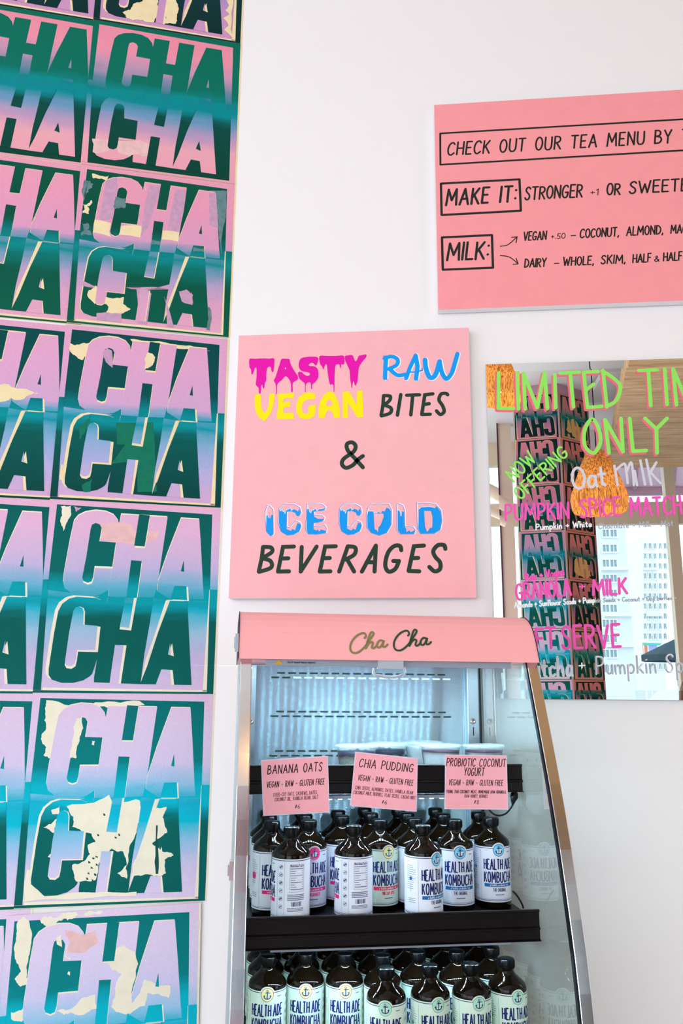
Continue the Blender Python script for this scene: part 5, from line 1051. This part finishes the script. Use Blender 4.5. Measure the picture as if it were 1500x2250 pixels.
def pendant(px, pyt, pyb, Y, rpx, label):
    a, b = mir(px, pyt, Y), mir(px, pyb, Y); H = a.z-b.z; k = H/.40
    t = thing('pendant_lamp', label, 'lamp', Matrix.Translation((a.x, a.y, b.z)), None)
    s = rpx*(Y+1.95)*1.02/FPX
    pr = [(.90*s, 0), (.96*s, .05*H), (1.0*s, .20*H), (.96*s, .30*H), (.86*s, .42*H), (.62*s, .75*H), (.40*s, .97*H), (.34*s, 1.0*H), (.05*s, 1.01*H)]
    mb = MB(); mb.lathe(pr, M_rat, 40); mb.build('lamp_shade', t)
    mb = MB(); mb.lathe([(.0, .46*H-.05), (.03, .46*H-.03), (.035, .46*H), (.025, .46*H+.03), (.012, .46*H+.06), (.012, .99*H)], M_bulb, 16); mb.build('bulb', t)
    mb = MB(); mb.tube([(0, 0, H), (0, 0, CEIL-b.z)], .004, M_cab, 6); mb.build('cord', t)
    l = bpy.data.lights.new('pendant_light', 'POINT'); l.energy = 4; l.color = (1, .68, .34); l.shadow_soft_size = .045; o = bpy.data.objects.new('pendant_light', l); COL.objects.link(o); o.location = (a.x, a.y, b.z+.40*H-.06)
pendant(1308, 996, 1126, 3.4, 60, 'lit woven cone pendant lamp in the middle of the mirror')
pendant(1086, 760, 884, 3.0, 62, 'woven pendant lamp cut by the upper left corner of the mirror')
# street: ground, awning, buildings, vehicles
mb = MB(); mb.box(-160, 200, -260, Y_F-.1, -.25, -.15, mat('pale_street_asphalt', (190, 192, 196), .8, noise=.1, nscale=.4)); struct(mb.build('street'), 'bright street outside the window')
M_awn = mat('pink_awning_cloth', (246, 206, 222), .8); M_awb = mat('mauve_awning_bar', (186, 140, 158), .6)
aw = thing('awning', 'pale pink awning above the street window in the mirror', 'awning', Matrix.Translation((3, -9.5, 3.2)))
az0, az1 = mir(1400, 1104, 9.2).z, mir(1400, 1000, 8.0).z
ax0 = mir(1322, 1060, 8.2).x
mb = MB(); mb.prism([(-9.4, az0+.25), (-8.0, az1+.5), (-8.0, az1+.53), (-9.4, az0+.28)], ax0, 9, M_awn, lambda y, z, t: Vector((t-3, y+9.5, z-3.2))); mb.build('cloth', aw)
mb = MB(); mb.box(ax0-3, 6, .08, .14, az0+.14-3.2, az0+.24-3.2, M_awb); mb.build('front_bar', aw)
for px in (1395, 1480):
    p, q = mir(px, 1080, 9.3), mir(px+18, 1035, 8.1); mb = MB(); mb.tube([Vector((p.x-3, .15, az0+.22-3.2)), Vector((q.x-3, 1.4, az1+.46-3.2))], .03, M_awb, 6); mb.build('support_bar', aw)
M_facA = mat('pale_stone_facade', (226, 230, 230), .8); M_facB = mat('white_stone_facade', (244, 246, 246), .8); M_wpane = mat('far_window_glass', (150, 172, 182), .3); M_sill = mat('pale_window_surround', (240, 242, 242), .8)
def building(px0, px1, pyt, Y, name, label, m, cols, rows, wpx, hpx, y0, dy, x0=None, dxs=None):
    a, b = mir(px0, pyt, Y), mir(px1, 1600, Y)
    t = thing('office_building', label, 'building', Matrix.Translation((a.x, -Y, -.15)))
    mb = MB(); mb.box(0, b.x-a.x, -18, 0, 0, a.z+.15, m); mb.build('wall', t)
    W0_ = None
    for r in range(rows):
        for c in cols:
            p = mir(c, y0+dy*r, Y)
            if p.z < .5: continue
            s = (Y+1.95)/FPX; hw, hh = wpx*s/2, hpx*s/2
            if W0_ is None:
                mb = MB(); x, z = 0, 0
                for (i0, i1, j0, j1) in ((-hw-.15, hw+.15, hh, hh+.2), (-hw-.2, hw+.2, -hh-.25, -hh), (-hw-.15, -hw, -hh, hh), (hw, hw+.15, -hh, hh), (-.05, .05, -hh, hh)): mb.box(i0, i1, 0, .25, j0, j1, M_sill)
                W0_ = mb.build('window', t); mb = MB(); mb.box(-hw, hw, .02, .06, -hh, hh, M_wpane); W1_ = mb.build('pane', W0_); o = W0_
            else:
                o = W0_.copy(); COL.objects.link(o); o.parent = t; q = W1_.copy(); COL.objects.link(q); q.parent = o
            o.location = (p.x-a.x, 0, p.z+.15)
    for py in (1252, 1353, 1420):
        p = mir(px0, py, Y); mb = MB(); mb.box(-.1, b.x-a.x+.1, 0, .7, p.z, p.z+.5, M_sill); mb.build('cornice', t)
    return t
building(1312, 1404, 1120, 140, '', 'pale stone block with paired windows across the street, in the mirror', M_facA, (1330, 1347), 11, 13, 15, 1172, 33)
building(1406, 1470, 1180, 175, '', 'white stone block with a fine window grid, right of the pale block', M_facB, (1416, 1427, 1438, 1449, 1460), 13, 5, 11, 1200, 22)
# parasol, van, car
p = mir(1484, 1440, 18); t = thing('street_parasol', 'dark blue street parasol outside the window, right edge of the mirror', 'parasol', Matrix.Translation((p.x, p.y, 0)))
M_par = mat('dark_blue_canvas', (40, 66, 78), .8); q = mir(1484, 1405, 18)
mb = MB(); n8 = 8; rr_ = .8
mb.grid([[(r*cos(2*pi*k/n8), r*sin(2*pi*k/n8), z) for k in range(n8)] for r, z in ((rr_, p.z-.14), (rr_*1.0, p.z), (.02, q.z))], M_par, False, True); mb.build('canopy', t)
mb = MB(); mb.tube([(0, 0, -.15), (0, 0, q.z-.02)], .022, M_greyp, 8); mb.build('pole', t)
def vehicle(name, label, P0, L, H, prof, win, col, W=1.8, rot=0):
    t = thing(name, label, 'car' if name == 'car' else 'van', Matrix.Translation(P0) @ Matrix.Rotation(rot, 4, 'Z'))
    mb = MB(); mb.prism([(x*L, z*H) for x, z in prof], -W/2, W/2, col, lambda x, z, k: Vector((x, k, z))); mb.build('body', t, bevel=.05)
    mg = mat('car_window', (120, 150, 166), .1)
    for s in (1, -1):
        for w in win: mb = MB(); mb.prism([(x*L, z*H) for x, z in w], s*W/2, s*(W/2+.012), mg, lambda x, z, k: Vector((x, k, z))); mb.build('side_window', t)
    for x in (.2, .8):
        for s in (1, -1):
            mb = MB(); mb.grid([[(x*L+r*cos(2*pi*k/18), s*y, .33+r*sin(2*pi*k/18)) for k in range(18)] for r, y in ((0, W/2-.2), (.33, W/2-.2), (.33, W/2+.01), (.2, W/2+.03), (0, W/2+.03))], mat('tyre', (30, 30, 34), .7), True, True); mb.build('wheel', t)
a, b = mir(1335, 1530, 12.2), mir(1430, 1484, 12.2)
vehicle('car', 'pale blue car parked outside, along the bottom of the mirror', (a.x, -12.4, -.15), 4.6, b.z+.15, [(0, .18), (0, .52), (.06, .6), (.2, .66), (.34, .97), (.42, 1.0), (.8, 1.0), (.93, .68), (1, .6), (1, .18)], [[(.26, .68), (.36, .92), (.52, .94), (.52, .68)], [(.55, .68), (.55, .94), (.78, .94), (.86, .68)]], mat('pale_blue_car_paint', (196, 220, 236), .25, coat=.6))
a = mir(1312, 1480, 24)
vehicle('van', 'white delivery van beyond the poster column in the mirror', (a.x-3.9, -24.5, -.15), 4.9, a.z+.15, [(0, .14), (0, .5), (.1, .58), (.2, .96), (.26, 1), (1, 1), (1, .14)], [[(.12, .58), (.2, .9), (.36, .9), (.36, .58)]], mat('white_van_paint', (238, 242, 246), .3))
for k, (xa, ya, xb, yb, cc, ln) in enumerate(((1411, 1412, 1423, 1440, (240, 140, 96), 'orange'), (1425, 1418, 1444, 1438, (176, 176, 236), 'lilac'), (1413, 1413, 1450, 1418, (60, 200, 180), 'teal'))):
    a, b = mir(xa, ya, 60-k*.3), mir(xb, yb, 60-k*.3); mb = MB(); mb.box(a.x, b.x, a.y-.1, a.y, b.z, a.z, mat('banner_'+ln, cc, .7)); mb.box(a.x, a.x+.06, a.y-.16, a.y-.1, -.15, a.z, M_sill); o = mb.build('street_banner'); tag(o, ln+' banner far down the street in the mirror', 'banner')
# customer standing behind the camera: only the crown of the hair shows at the mirror's corner
M_skin = mat('skin', (226, 178, 150), .5); M_hair = mat('brown_hair', (104, 66, 38), .45, bump=.5, bscale=60); M_shirt = mat('grey_top', (150, 150, 158), .8)
hp_ = mir(1522, 1494, 4.0); hs_ = hp_.z/1.66
per = thing('person', 'person with long brown hair standing in the shop, bottom right corner of the mirror', 'person', Matrix.Translation((hp_.x, hp_.y, 0)) @ Matrix.Scale(hs_, 4))
V = [(0, 0, .92, .12), (0, .0, 1.12, .115), (0, 0, 1.33, .13), (0, 0, 1.44, .055), (0, .01, 1.50, .06), (0, .015, 1.56, .088),
     (.17, 0, 1.36, .05), (.22, 0, 1.10, .038), (.20, .10, .88, .026), (-.17, 0, 1.36, .05), (-.22, 0, 1.10, .038), (-.20, .10, .88, .026),
     (.09, 0, .86, .085), (.10, .01, .48, .058), (.10, -.02, .08, .036), (.10, .10, .035, .034), (-.09, 0, .86, .085), (-.10, .01, .48, .058), (-.10, -.02, .08, .036), (-.10, .10, .035, .034)]
E_ = [(0, 1), (1, 2), (2, 3), (3, 4), (4, 5), (2, 6), (6, 7), (7, 8), (2, 9), (9, 10), (10, 11), (0, 12), (12, 13), (13, 14), (14, 15), (0, 16), (16, 17), (17, 18), (18, 19)]
for s in (1, -1):
    base = 8 if s > 0 else 11
    for j in range(4):
        i = len(V); V += [(s*(.20+.0)+(j-1.5)*.018, .14, .83-.01*(j in (0, 3)), .010), (s*.20+(j-1.5)*.019, .15, .78-.005*(j in (0, 3)), .008)]; E_ += [(base, i), (i, i+1)]
    i = len(V); V += [(s*.165, .14, .86, .011), (s*.155, .155, .83, .009)]; E_ += [(base, i), (i, i+1)]
me = bpy.data.meshes.new('body'); me.from_pydata([v[:3] for v in V], E_, []); bo = bpy.data.objects.new('body', me); COL.objects.link(bo); bo.parent = per; me.materials.append(M_shirt)
md = bo.modifiers.new('skin', 'SKIN'); 
for i, sv in enumerate(me.skin_vertices[0].data): sv.radius = (V[i][3], V[i][3]); sv.use_root = (i == 0)
ms = bo.modifiers.new('sub', 'SUBSURF'); ms.levels = 1; ms.render_levels = 2
mb = MB(); mb.grid([[(.078*sin(b)*cos(2*pi*k/20), .012+.092*sin(b)*sin(2*pi*k/20), 1.555+.108*cos(b)) for k in range(20)] for b in [pi*j/12 for j in range(13)]], M_skin, True, True); mb.build('face', per, 'skin-toned face')
mb = MB(); mb.grid([[(r*cos(2*pi*k/28)*(1+.03*sin(9*k)), -.012+r*1.08*sin(2*pi*k/28)*(.55 if sin(2*pi*k/28) > .3 and z < 1.6 else 1), z) for k in range(28)] for r, z in ((.002, 1.680), (.045, 1.672), (.078, 1.645), (.094, 1.60), (.100, 1.55), (.104, 1.48), (.110, 1.40), (.108, 1.30), (.09, 1.22))], M_hair, True, True); mb.build('hair', per, 'long brown hair')
